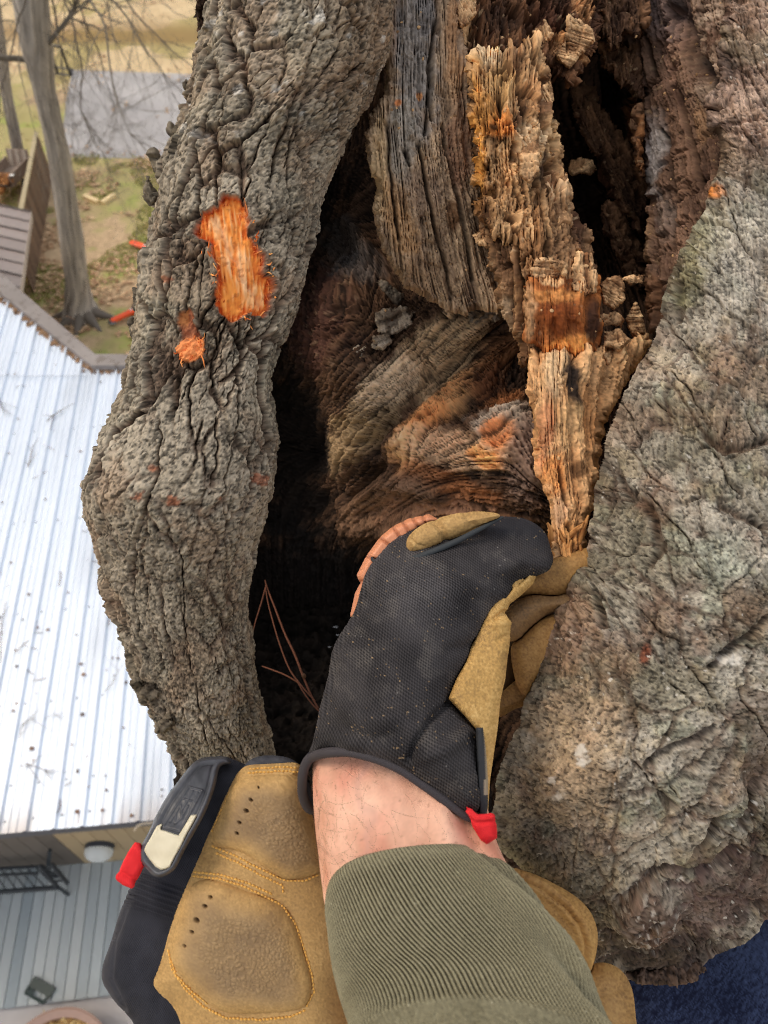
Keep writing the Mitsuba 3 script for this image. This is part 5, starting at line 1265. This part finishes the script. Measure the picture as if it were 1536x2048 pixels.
# olive ribbed sleeve
OL0, OL1 = lin(66, 62, 46), lin(142, 136, 112)
p, n, th, s, t, ax = px_tube([(672, 1852, 1000, 1742, .444), (672, 1925, 1078, 1822, .432), (686, 1990, 1146, 1930, .418), (706, 2060, 1194, 2050, .398), (736, 2200, 1280, 2180, .37), (800, 2500, 1460, 2460, .32)], n_front=900, n_back=40, n_len=380, ratio=.80)
x0, y0, _ = project(p)
S = s[-1, 0]
fall = np.clip(1 - s / .075, 0, 1) ** 1.5
arch = (np.sin(th) + .1 * np.sin(3 * th + 1)) * .028 * fall
p = p - ax[:, None, :] * arch[..., None]
x0, y0, _ = project(p)
seamline = .098 + .012 * np.cos(th * 1.0) - .01 * np.sin(th)
body = sm(-.004, .004, s - seamline)
wav = 1.0 * (nz(s / .02, t / .03, seed=4, octaves=2) - .5)
phase = th * 80 + wav + 1.2 * np.sin(s * 22)
ribs = np.abs(np.cos(phase / 1.0)) ** .8
knit = np.sin(s / .0011 * 2 * PI / 2)
ribA = .0019 * (1 - body) * (.75 + .25 * nz(t / .01, s / .01, seed=9))
roll = .0016 * np.exp(-((s - .003) / .004) ** 2)
ribA = ribA * sm(.0005, .009, s)
hh = ribA * ribs + .00016 * knit * ribs * (1 - body) + body * (.0012 * (nz(t / .0016, s / .003, seed=5, octaves=2) - .5) + .0016) + .004 * (nz(t / .05, s / .03, seed=6, octaves=2) - .5) + roll + .0026 * np.exp(-((s - seamline) / .004) ** 2)
# soft folds on the right, where the cuff bunches
fold = sm(1.1, .3, th) * (1 - body)
hh = hh + fold * .0045 * np.sin(th * 8 + s * 90 + 2.5 * nz(s / .02, t / .02, seed=8))
v = p + n * hh[..., None]
inner = p[:1] - n[:1] * .0022 + ax[:1, None, :] * .02
c = mixc(OL0, OL1, np.clip(-.05 + 1.0 * ribs * (1 - body) + .62 * body + .6 * (nz(t / .0012, s / .0012, seed=7, octaves=2) - .5) + .3 * (nz(t / .03, s / .03, seed=8) - .5), 0, 1))
lint = sm(.80, .83, nz(t / .0016, s / .0016, seed=12, octaves=2))
c = mixc(c, lin(196, 190, 166), .35 * lint)
vv_ = np.concatenate([inner - arch[:1, :, None] * 0, v], 0)
vv_[0] = v[0] - n[0] * .004 + ax[0] * .018
cc_ = np.concatenate([c[:1] * .8, c], 0)
add('sleeve', (vv_.reshape(-1, 3), tube_faces(vv_.shape[0], vv_.shape[1])), cc_.reshape(-1, 3), 'mat_cloth', parent=person)

# dark blue jeans
b = Body([(1200, 2300), (1215, 2040), (1236, 1960), (1300, 1900), (1400, 1860), (1540, 1790), (1800, 1700), (2100, 1900), (2100, 2500), (1500, 2600)], [(1240, 2000, .80), (1500, 1900, .82), (1500, 2200, .76), (2000, 2000, .80), (1300, 2500, .74)], step=2.6, thick=.07, back=.08, rnd=170, seed=5)
tw = nz((b.u + b.v) / .0011, (b.u - b.v) / .006, seed=8, octaves=2)
b.disp = .0008 * (tw - .5) + .006 * (nz(b.u / .05, b.v / .04, seed=3, octaves=2) - .5)
b.color = .55 * mixc(lin(28, 34, 62), lin(92, 108, 150), np.clip(.22 + 1.5 * (tw - .5) + .5 * (nz(b.u / .04, b.v / .04, seed=2) - .5) + .35 * np.exp(-(((b.X - 1520) / 70) ** 2 + ((b.Y - 1890) / 60) ** 2)), 0, 1))
b.add('jeans', 'mat_cloth', parent=person)


def weave(b, pitch=.00205, amp=.00028, seed=0, ang=.42):
    u, v = b.u + .0012 * (nz(b.u / .02, b.v / .02, seed=seed) - .5), b.v + .0012 * (nz(b.u / .02, b.v / .02, seed=seed + 1) - .5)
    a, c_ = u * math.cos(ang) - v * math.sin(ang), u * math.sin(ang) + v * math.cos(ang)
    row = np.floor(c_ / (pitch * .8))
    w = np.cos(2 * PI * (a / pitch + .5 * (row % 2))) * np.abs(np.sin(PI * c_ / (pitch * .8))) ** .6
    return w * amp, w


def suede(b, seed, c0=TAN_DK, c1=TAN, c2=TAN_HI, dirty=None):
    f = nz(b.u / .0011, b.v / .0013, seed=seed, octaves=2)
    m = nz(b.u / .022, b.v / .022, seed=seed + 1, octaves=3)
    b.disp = b.disp + .00045 * (f - .5) + .0016 * (m - .5)
    t_ = np.clip(.5 + .85 * (f - .5) + .7 * (m - .5), 0, 1)
    c = mixc(mixc(c0, c1, np.clip(t_ * 2, 0, 1)), c2, np.clip(t_ * 2 - 1, 0, 1))
    if dirty is not None:
        c = mixc(c, lin(104, 92, 80), dirty)
    b.color = c
    return f, m


def polyline_tube(pts, depth, r, n_=60, sides=10, flat_=1.0):
    pts = np.array(pts, float)
    d = np.broadcast_to(depth, (len(pts),))
    s_ = np.linspace(0, len(pts) - 1, n_)
    k_ = np.arange(len(pts))
    q = P(PchipInterpolator(k_, pts[:, 0])(s_), PchipInterpolator(k_, pts[:, 1])(s_), PchipInterpolator(k_, d)(s_))
    rr = np.broadcast_to(r, (len(pts),))
    return tube(q, PchipInterpolator(k_, rr)(s_), sides)


# the glove on the hand
HANDD = [(616, 1540, .490), (690, 1508, .457), (790, 1536, .451), (860, 1580, .454), (930, 1630, .454), (962, 1560, .460), (956, 1610, .456), (640, 1440, .496), (780, 1440, .466), (660, 1380, .506), (930, 1400, .492), (790, 1340, .492), (720, 1220, .525), (980, 1220, .528), (770, 1100, .548), (1080, 1080, .560), (930, 1050, .558)]
b = Body([(612, 1530), (625, 1484), (639, 1421), (650, 1376), (663, 1332), (686, 1271), (709, 1225), (722, 1182), (736, 1139), (757, 1111), (785, 1080), (830, 1052), (878, 1036), (930, 1027), (1005, 1032), (1043, 1036), (1071, 1048), (1092, 1069), (1102, 1098), (1106, 1122), (1086, 1146), (1040, 1166), (1008, 1196), (978, 1236), (956, 1278), (936, 1330),
          (905, 1397), (952, 1462), (962, 1520), (964, 1580), (958, 1622), (930, 1630), (893, 1607), (845, 1574), (790, 1536), (728, 1512), (662, 1506), (628, 1514), (614, 1540)], HANDD, step=1.55, thick=.034, back=.03, rnd=150, seed=2, steep=2.0)
wd_, w = weave(b)
wr = np.zeros_like(b.X)
for pts, a_, w_ in [([(905, 1400), (860, 1440), (830, 1490), (818, 1520)], -.0030, 7), ([(930, 1470), (890, 1500), (850, 1510)], .0022, 16), ([(670, 1450), (740, 1480), (800, 1470)], -.0018, 16), ([(700, 1300), (800, 1240), (900, 1150)], .0022, 40), ([(690, 1420), (760, 1440), (800, 1430)], .0016, 14), ([(1010, 1190), (960, 1170), (900, 1180)], .002, 20), ([(1085, 1130), (1040, 1120), (1000, 1140)], .0022, 16), ([(960, 1290), (900, 1300)], -.0018, 14)]:
    wr += 1.7 * a_ * np.exp(-(poly_dist(b.X, b.Y, pts) / w_) ** 2)
edge_seam = np.exp(-(poly_dist(b.X, b.Y, [(648, 1432), (672, 1336), (716, 1236), (745, 1146)]) / 3) ** 2)
b.disp = wd_ + wr - .0012 * edge_seam + .0014 * np.exp(-(poly_dist(b.X, b.Y, [(642, 1432), (666, 1334), (706, 1240), (736, 1150)]) / 5) ** 2) + .003 * (nz(b.u / .03, b.v / .03, seed=5, octaves=2) - .5)
dust = nz(b.u / .02, b.v / .02, seed=6, octaves=3)
c = mixc(lin(22, 21, 23), lin(76, 73, 75), np.clip(.46 + .42 * w + 1.1 * (dust - .5), 0, 1))
c = mixc(c, lin(120, 114, 108), .30 * sm(.5, .75, nz(b.u / .011, b.v / .011, seed=9, octaves=4)) * (w > -.2))
c = mixc(c, lin(112, 110, 114), .35 * np.exp(-(((b.X - 830) / 90) ** 2 + ((b.Y - 1180) / 60) ** 2)) * (w > 0))
c = mixc(c, lin(176, 172, 168), .7 * sm(.88, .90, nz(b.u / .0014, b.v / .0014, seed=7, octaves=2)))
top = sm(1100, 1060, b.Y + .45 * (b.X - 1000) * (b.X < 1000))
c = mixc(c, mixc(lin(30, 31, 36), lin(56, 57, 64), dust), .75 * np.clip(sm(1090, 1050, b.Y + .15 * (1000 - b.X)), 0, 1))
b.color = c
b.color = mixc(b.color, lin(190, 160, 120), .8 * sm(.80, .82, nz(b.u / .0011, b.v / .0011, seed=17, octaves=2)) * sm(.45, .6, nz(b.u / .02, b.v / .02, seed=18)))
glove = b.add('work_glove', 'mat_cloth', parent=person)

b = Body([(813, 1083), (827, 1062), (848, 1048), (884, 1034), (930, 1024), (977, 1024), (1000, 1031), (960, 1054), (902, 1080), (864, 1097), (836, 1106), (818, 1104)], .528, step=1.5, thick=.012, back=.010, rnd=34, seed=4)
b.disp = -.003 * np.exp(-(poly_dist(b.X, b.Y, [(866, 1034), (884, 1060), (892, 1090)]) / 7) ** 2) - .002 * np.exp(-(poly_dist(b.X, b.Y, [(930, 1020), (944, 1050)]) / 7) ** 2) - .0012 * np.exp(-(poly_dist(b.X, b.Y, [(822, 1078), (834, 1090), (850, 1094)]) / 3) ** 2)
suede(b, 14)
b.add('knuckle_pad', 'mat_leather', parent=glove)
add('trim_band', polyline_tube([(744, 1116), (756, 1126), (786, 1128), (826, 1118), (868, 1102), (910, 1084), (960, 1058), (1006, 1034)], [.545, .535, .526, .519, .517, .518, .521, .53], np.array([3, 5, 7, 7, 6.5, 6, 5, 2]) * .52 / FPX), lin(54, 58, 62), 'mat_leather', parent=glove)
b = Body([(700, 1232), (710, 1186), (720, 1167), (713, 1150), (733, 1111), (760, 1074), (785, 1053), (817, 1037), (858, 1028), (880, 1040), (840, 1060), (800, 1090), (780, 1130), (760, 1180), (740, 1230), (720, 1250)], .556, step=1.7, thick=.012, back=.010, rnd=14, seed=6, curve=False)
rib = np.zeros_like(b.X)
for q in [[(784, 1052), (800, 1075)], [(805, 1043), (818, 1064)], [(826, 1036), (838, 1056)], [(845, 1031), (853, 1050)], [(712, 1166), (740, 1160)], [(733, 1112), (757, 1122)], [(760, 1076), (780, 1092)]]:
    rib = np.maximum(rib, np.exp(-(poly_dist(b.X, b.Y, q) / 3) ** 2))
b.disp = -.0022 * rib
b.color = mixc(lin(214, 142, 104), lin(140, 84, 62), .5 * rib + .2 * (nz(b.u / .01, b.v / .01, seed=4) - .5))
b.add('rubber_guard', 'mat_semi', parent=glove)
# palm leather that wraps the edge of the hand
b = Body([(1030, 1156), (1055, 1137), (1083, 1131), (1074, 1148), (1066, 1168), (1042, 1191), (1020, 1208), (1012, 1226), (1019, 1249), (1022, 1268), (1020, 1284), (1016, 1311), (1011, 1355), (1001, 1399), (996, 1451), (988, 1505), (980, 1560), (976, 1625), (962, 1600), (962, 1520), (955, 1462), (930, 1432), (897, 1397), (912, 1360), (930, 1325), (946, 1284), (958, 1255), (972, 1224), (988, 1200), (1008, 1176)],
         [(1060, 1150, .545), (1000, 1220, .525), (960, 1280, .512), (900, 1397, .474), (1020, 1270, .52), (1000, 1400, .497), (980, 1560, .492), (955, 1470, .476)], step=1.55, thick=.010, back=.016, rnd=24, seed=7, curve=False)
for pts, a_, w_ in [([(1012, 1190), (1020, 1176)], -.004, 5), ([(1040, 1165), (1052, 1150)], -.003, 5), ([(985, 1250), (1016, 1246)], .003, 10), ([(990, 1236), (1012, 1224)], -.003, 5), ([(998, 1280), (1020, 1270)], -.002, 6)]:
    b.disp += a_ * np.exp(-(poly_dist(b.X, b.Y, pts) / w_) ** 2)
suede(b, 16, TAN_DK, lin(192, 152, 90), lin(226, 190, 128))
b.add('palm_leather', 'mat_leather', parent=glove)
for k, (out, d, th_) in enumerate([([(1010, 1185), (1050, 1150), (1090, 1118), (1130, 1108), (1190, 1100), (1200, 1170), (1145, 1192), (1100, 1196), (1055, 1192), (1030, 1200)], .585, .018), ([(1000, 1240), (1030, 1205), (1070, 1190), (1120, 1190), (1180, 1180), (1190, 1230), (1110, 1225), (1082, 1240), (1056, 1262), (1040, 1278), (1022, 1283), (1004, 1275)], .575, .018),
                                   ([(1024, 1290), (1042, 1272), (1070, 1245), (1110, 1225), (1170, 1230), (1160, 1330), (1090, 1360), (1052, 1392), (1036, 1376), (1026, 1340)], .580, .020), ([(985, 1405), (1008, 1380), (1030, 1362), (1100, 1350), (1120, 1400), (1060, 1412), (1020, 1424), (995, 1434)], .600, .014), ([(985, 1330), (1016, 1280), (1040, 1270), (1050, 1330), (1020, 1400), (990, 1420)], .615, .014)]):
    b = Body(out, d, step=1.8, thick=th_, back=th_, rnd=30, seed=20 + k)
    f, m = suede(b, 30 + k, lin(96, 70, 44), lin(160, 118, 64), lin(196, 152, 92), dirty=(.45 if k == 1 else .15))
    if k == 3:
        b.disp += .0022 * np.exp(-(poly_dist(b.X, b.Y, [(1002, 1414), (1060, 1388)]) / 4) ** 2)
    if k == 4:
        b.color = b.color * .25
    b.add('finger', 'mat_leather', parent=glove)
# cuff binding, strap end, red pull tab
add('cuff_binding', join([polyline_tube([(622, 1516), (650, 1506), (690, 1503), (740, 1513), (795, 1535), (848, 1570), (895, 1604), (938, 1634), (958, 1640)], [.480, .460, .450, .445, .443, .443, .444, .446, .456], np.array([10, 10, 10, 10, 10, 10, 9.5, 9, 7]) * .46 / FPX, 90, 14),
                          polyline_tube([(624, 1512), (611, 1530), (605, 1552), (604, 1578), (610, 1604), (624, 1620), (680, 1620), (760, 1616)], [.478, .482, .486, .494, .502, .508, .514, .517], np.array([10, 10, 10, 10, 10, 9, 8, 6]) * .48 / FPX, 90, 12)]), lin(64, 60, 64), 'mat_leather', parent=glove)
b = Body([(952, 1455), (966, 1455), (972, 1500), (976, 1560), (976, 1612), (971, 1648), (958, 1640), (954, 1560), (953, 1500)], .456, step=1.4, thick=.006, back=.012, rnd=6, curve=False)
b.color = mixc(lin(50, 52, 56), lin(150, 136, 118), sm(966, 970, b.X - .04 * (b.Y - 1460) * (b.Y < 1560))[...] * (b.Y < 1590))
b.add('strap_end', 'mat_leather', parent=glove)


def red_tab(outline, depth, parent, roll):
    b = Body(outline, depth, step=1.3, thick=.005, back=.006, rnd=14, curve=False)
    k_ = np.cos(2 * PI * b.v / .0011) * np.cos(2 * PI * (b.u / .0011 + .5 * np.floor(b.v / .00055)))
    b.disp = .00022 * k_ + .0018 * np.exp(-(poly_dist(b.X, b.Y, roll) / 6) ** 2) - .0016 * np.exp(-((poly_dist(b.X, b.Y, roll) - 11) / 4) ** 2)
    b.color = mixc(lin(196, 24, 34), lin(240, 62, 66), np.clip(.5 + .4 * k_ + .8 * (nz(b.u / .005, b.v / .005, seed=3) - .5), 0, 1))
    return b.add('red_pull_tab', 'mat_cloth', parent=parent)


red_tab([(931, 1608), (936, 1616), (951, 1629), (968, 1631), (984, 1627), (992, 1640), (994, 1660), (994, 1676), (974, 1689), (961, 1680), (946, 1655), (936, 1630)], .440, glove, [(938, 1622), (954, 1636), (985, 1633)])

# the other glove, taken off and lying palm up
empty = thing('work_glove', 'empty work glove lying palm up beneath the forearm, padded tan palm and cream strap patch', 'glove')
ED = [(300, 1700, .548), (400, 1530, .560), (580, 1530, .556), (220, 1960, .540), (350, 2080, .530), (660, 1700, .556), (690, 2080, .540), (500, 1800, .545)]
b = Body([(408, 1524), (440, 1512), (470, 1520), (520, 1535), (600, 1545), (640, 1700), (680, 1900), (690, 2140), (300, 2160), (270, 2056), (258, 2034), (232, 2006), (216, 1984), (205, 1962), (206, 1930), (216, 1900), (228, 1862), (240, 1824), (256, 1784), (280, 1730), (330, 1640), (370, 1570)],
         [(q[0], q[1], q[2] + .012) for q in ED], step=1.7, thick=.024, back=.022, rnd=70, seed=11)
wd_, w = weave(b, .0016, .00022, 3, .1)
band = np.exp(-(((b.X * .94 + b.Y * .34 - 300 * .94 - 1775 * .34)) / 300) ** 2) * sm(1735, 1750, b.Y - .35 * (b.X - 280)) * sm(1830, 1815, b.Y - .35 * (b.X - 280))
knit = np.cos(2 * PI * (b.Y - .35 * b.X) / 12)
b.disp = wd_ + .0012 * band * knit + .0022 * (nz(b.u / .02, b.v / .02, seed=4, octaves=2) - .5) - .002 * np.exp(-(poly_dist(b.X, b.Y, [(262, 1790), (228, 1880), (222, 1960), (250, 2020)]) / 4) ** 2)
sh_ = sm(26, 10, poly_dist(b.X, b.Y, [(262, 1740), (228, 1850), (206, 1950), (236, 2020)]))
c = mixc(lin(26, 27, 33), lin(66, 67, 76), np.clip(.4 + .3 * w + .7 * (nz(b.u / .015, b.v / .015, seed=5, octaves=3) - .5), 0, 1))
b.color = mixc(c, lin(70, 70, 76), .5 * sh_)
b.add('knit_side', 'mat_cloth', parent=empty)
# leather palm with its two pads
PALM = [(306, 1971), (313, 1940), (339, 1855), (377, 1755), (425, 1645), (444, 1600), (462, 1564), (488, 1534), (508, 1529), (567, 1526), (600, 1530), (612, 1580), (628, 1640), (655, 1720), (690, 1800), (705, 1900), (700, 2000), (690, 2150), (420, 2170), (365, 2070), (340, 2010)]
PAD_A = [(452, 1600), (474, 1566), (510, 1552), (570, 1550), (600, 1556), (612, 1600), (626, 1650), (640, 1700), (640, 1740), (610, 1755), (570, 1758), (520, 1728), (470, 1700), (430, 1690), (428, 1660)]
PAD_B = [(385, 1770), (420, 1760), (470, 1775), (520, 1792), (562, 1812), (590, 1850), (606, 1900), (618, 1940), (622, 1980), (610, 2010), (570, 2022), (510, 2026), (450, 2024), (410, 2000), (370, 1960), (346, 1920), (352, 1860), (366, 1810)]
b = Body(PALM, [(q[0], q[1], q[2] - .006) for q in ED], step=1.6, thick=.026, back=.014, rnd=95, seed=12, steep=2.0)
dA, dB = inside(PAD_A, b.X, b.Y), inside(PAD_B, b.X, b.Y)
pA, pB = np.clip(dA / 60, 0, 1), np.clip(dB / 70, 0, 1)
puff = .0070 * np.sqrt(1 - (1 - pA) ** 2) + .0080 * np.sqrt(1 - (1 - pB) ** 2)
groove = .3 * np.exp(-(dA / 4.5) ** 2) + .3 * np.exp(-(dB / 4.5) ** 2)
g1, g2, r_, _ = cells(b.u + .0015 * nz(b.u / .004, b.v / .004, seed=6), b.v, .0023, .0025, 8)
peb = sm(.04, .42, g2 - g1)
core = np.maximum(sm(.25, .9, pA + .3 * (b.X - 560) / 100), sm(.25, .9, pB + .35 * (b.X - 500) / 100))
core = np.clip(core * (.35 + 1.0 * sm(.3, .6, nz(b.u / .03, b.v / .03, seed=2, octaves=3))), 0, 1)
b.disp = puff - .0018 * groove + .0005 * peb * core
holes = np.zeros_like(b.X)
for (hx_, hy_, hr) in [(509, 1598, 4), (500, 1619, 5), (487, 1643, 4), (481, 1664, 3.6), (429, 1790, 3.6), (420, 1807, 4.6), (404, 1835, 6.5), (395, 1858, 4.4), (381, 1886, 3.4), (520, 1577, 2)]:
    holes = np.maximum(holes, 1 - sm(.5, 1.1, np.hypot((b.X - hx_) * .8 + (b.Y - hy_) * .5, (b.Y - hy_) * .9 - (b.X - hx_) * .5) / (hr * .85)))
dirty = np.clip(np.maximum(sm(4, 46, dA), sm(4, 50, dB)) * .62 + .45 * (nz(b.u / .014, b.v / .014, seed=3, octaves=4) - .5), 0, .9)
f, m = suede(b, 50, lin(146, 114, 72), lin(180, 144, 92), lin(206, 170, 114), dirty=0 * dirty)
c = b.color
c = mixc(c, mixc(lin(112, 94, 76), lin(160, 136, 106), np.clip(.5 + 1.3 * (m - .5), 0, 1)), dirty)
c = mixc(c, mixc(lin(88, 74, 64), lin(158, 134, 102), np.clip(peb * (.55 + .5 * r_[..., 3]), 0, 1)), 0.24 * core)
c = mixc(c, lin(160, 112, 66), .5 * sm(640, 690, b.X))
b.disp -= .0035 * holes
b.color = mixc(c, lin(46, 26, 16), .92 * holes)
palm = b.add('leather_palm', 'mat_leather', parent=empty)
pm, _ = b.mesh()
pxy = np.stack(project(pm[0])[:2], 1)
nf = int(b.used.sum())
kd = cKDTree(pxy[:nf])


def stitches(line, pitch_px=7.5, w=2.6, off=0.0):
    """Thread laid on the leather, stitch by stitch."""
    ls = LineString(line)
    parts_, s_ = [], 0.0
    while s_ + pitch_px * .7 < ls.length:
        a_, b__ = ls.interpolate(s_), ls.interpolate(s_ + pitch_px * .72)
        pts_ = []
        for q_, lift in ((a_, 0), (ls.interpolate(s_ + pitch_px * .36), .0009), (b__, 0)):
            v_ = pm[0][kd.query([q_.x, q_.y])[1]]
            pts_.append(v_ + (C0 - v_) / np.linalg.norm(C0 - v_) * (.0002 + lift))
        parts_.append(tube(pts_, [w * .5 * .52 / FPX, w * .52 / FPX, w * .5 * .52 / FPX], 5))
        s_ += pitch_px
    return join(parts_)


for line in ([(496, 1546), (560, 1542), (600, 1544)], [(498, 1538), (560, 1534), (600, 1536)], [(424, 1692), (470, 1712), (520, 1738), (572, 1762), (610, 1762), (640, 1748)], [(432, 1706), (476, 1726), (524, 1752), (566, 1772), (566, 1790)], [(386, 1752), (440, 1758), (490, 1774), (540, 1798), (566, 1812), (592, 1850), (610, 1904), (624, 1950), (628, 1984), (612, 2014)],
             [(388, 1744), (442, 1750), (494, 1766), (546, 1790)], [(336, 1900), (344, 1940), (372, 1980), (404, 2012), (450, 2036), (520, 2040), (580, 2034), (612, 2020)], [(424, 1664), (440, 1626), (462, 1580)], [(342, 1920), (352, 1950), (384, 1984), (418, 2010)]):
    add('stitching', stitches(line), lin(224, 174, 92), 'mat_leather', parent=empty, kind='stuff')
# dark lip of the cuff behind the palm
b = Body([(486, 1540), (500, 1520), (530, 1511), (560, 1512), (590, 1522), (604, 1540), (560, 1556), (510, 1556)], .560, step=1.8, thick=.010, back=.012, rnd=22)
b.color = mixc(lin(44, 46, 54), lin(78, 80, 88), nz(b.u / .004, b.v / .004, seed=3))
b.add('cuff_lip', 'mat_leather', parent=empty)
# wrist strap with raised border, embossed emblem and cream patch
STRAP = [(381, 1531), (396, 1519), (412, 1514), (440, 1513), (456, 1517), (462, 1526), (446, 1530), (437, 1542), (434, 1556), (430, 1574), (418, 1608), (400, 1646), (379, 1683), (361, 1718), (349, 1739), (334, 1750), (318, 1755), (306, 1751), (292, 1737), (281, 1722), (279, 1708), (282, 1694), (295, 1668), (308, 1640), (335, 1591), (361, 1556)]
SD = [(300, 1720, .510), (400, 1530, .540), (340, 1640, .512), (430, 1560, .530), (460, 1520, .55)]
b = Body(STRAP, SD, step=1.15, thick=.007, back=.010, rnd=10, seed=13)
dS = inside(STRAP, b.X, b.Y)
bord = np.exp(-((dS - 8) / 3.2) ** 2) - .8 * np.exp(-((dS - 15) / 2.4) ** 2)
emb = np.zeros_like(b.X)
fr_ = [(378, 1574), (405, 1581), (360, 1664), (326, 1654), (378, 1574)]
emb = np.exp(-(poly_dist(b.X, b.Y, fr_) / 1.7) ** 2)
for q in ([(368, 1598), (384, 1602)], [(396, 1586), (380, 1622)], [(386, 1582), (362, 1624)], [(352, 1626), (362, 1610), (364, 1634)], [(364, 1634), (376, 1612)], [(340, 1644), (352, 1626), (350, 1648), (366, 1634)]):
    emb = np.maximum(emb, .8 * np.exp(-(poly_dist(b.X, b.Y, q) / 1.6) ** 2))
b.disp = .0009 * bord + .0009 * emb + .0007 * (nz(b.u / .004, b.v / .004, seed=5, octaves=3) - .5)
b.color = mixc(lin(38, 40, 46), lin(84, 86, 94), np.clip(.4 + .9 * (nz(b.u / .006, b.v / .006, seed=5, octaves=4) - .5) + .25 * bord, 0, 1))
strap = b.add('wrist_strap', 'mat_semi', parent=empty)
b = Body([(328, 1645), (322, 1658), (357, 1670), (381, 1630), (387, 1629), (396, 1629), (392, 1637), (374, 1669), (362, 1694), (352, 1712), (341, 1734), (332, 1739), (322, 1740), (311, 1734), (298, 1718), (287, 1701), (290, 1692), (302, 1671), (312, 1652)], [(q[0], q[1], q[2] - .0066) for q in SD], step=1.3, thick=.0024, back=.004, rnd=4, curve=False)
b.disp = .0005 * (nz(b.u / .006, b.v / .006, seed=3, octaves=3) - .5)
b.color = mixc(lin(196, 186, 158), lin(228, 220, 196), nz(b.u / .006, b.v / .006, seed=8, octaves=4))
b.add('cream_patch', 'mat_semi', parent=strap)
red_tab([(270, 1684), (281, 1686), (290, 1705), (292, 1725), (280, 1750), (264, 1778), (250, 1772), (232, 1759), (234, 1750), (246, 1724), (256, 1704)], .512, empty, [(234, 1752), (250, 1764), (264, 1770)])
# its thumb and finger, beyond the sleeve
b = Body([(900, 1760), (950, 1735), (1000, 1733), (1060, 1745), (1110, 1768), (1150, 1792), (1178, 1820), (1194, 1858), (1194, 1896), (1184, 1935), (1160, 1965), (1100, 1990), (1000, 1940), (930, 1860)], [(950, 1780, .535), (1150, 1850, .520), (1100, 1950, .525), (1000, 1850, .53)], step=1.6, thick=.022, back=.018, rnd=60, seed=14)
cr_ = np.exp(-(poly_dist(b.X, b.Y, [(1030, 1752), (1080, 1774), (1130, 1812), (1160, 1850), (1172, 1890), (1168, 1930)]) / 3.4) ** 2)
b.disp = -.0022 * cr_ + .002 * np.exp(-((poly_dist(b.X, b.Y, [(1030, 1752), (1080, 1774), (1130, 1812), (1160, 1850), (1172, 1890), (1168, 1930)]) - 9) / 6) ** 2)
suede(b, 60, lin(112, 80, 42), lin(176, 134, 78), lin(204, 164, 100), dirty=.25 * nz(b.u / .02, b.v / .02, seed=3))
b.add('finger', 'mat_leather', parent=empty)
b = Body([(1120, 1990), (1150, 1950), (1180, 1930), (1206, 1925), (1236, 1936), (1258, 1962), (1268, 1996), (1274, 2050), (1292, 2120), (1290, 2220), (1160, 2220), (1110, 2080)], [(1150, 1960, .525), (1260, 2000, .515), (1280, 2200, .48), (1150, 2100, .51)], step=1.7, thick=.024, back=.02, rnd=60, seed=15)
b.disp = -.0015 * np.exp(-(poly_dist(b.X, b.Y, [(1160, 1985), (1210, 1990), (1250, 1975)]) / 8) ** 2)
suede(b, 64, lin(112, 80, 42), lin(178, 136, 80), lin(206, 166, 104), dirty=.3 * nz(b.u / .02, b.v / .02, seed=5))
b.add('finger', 'mat_leather', parent=empty)

# a dead forked twig in the hollow
tk = thing('twig', 'thin dry twig forked like a wishbone, standing against the dark water in the hollow', 'twig')
for name, pts, d, r in (('stem', [(636, 1416), (622, 1390), (606, 1352), (590, 1310), (570, 1268), (550, 1216), (536, 1180), (530, 1160)], [.78, .80, .82, .84, .86, .88, .90, .90], [2.2, 2.2, 2.4, 2.6, 2.2, 2, 1.8, 1.2]), ('fork', [(630, 1402), (600, 1368), (580, 1340), (560, 1290), (545, 1240), (535, 1200), (531, 1170)], [.79, .81, .83, .85, .87, .89, .90], [1.5, 1.8, 1.8, 1.6, 1.5, 1.3, .8]),
                        ('fork', [(531, 1175), (522, 1208), (512, 1240), (504, 1272)], [.90, .895, .89, .88], [1.6, 1.5, 1.3, 1]), ('fork', [(598, 1366), (566, 1348), (540, 1338), (524, 1332)], [.815, .84, .86, .87], [1.6, 1.5, 1.4, 1]), ('fork', [(640, 1424), (618, 1400), (596, 1366)], [.775, .79, .812], [1.4, 1.5, 1.4])):
    add(name, polyline_tube(pts, d, np.array(r) * .85 / FPX, 40, 6), lin(112, 72, 56), parent=tk)
m_ = trimesh.creation.icosphere(2, 1.0); m_.vertices = m_.vertices * [.0024, .0024, .0045] + P(608, 1352, .815)
add('bud', m_, lin(104, 78, 62), parent=tk)
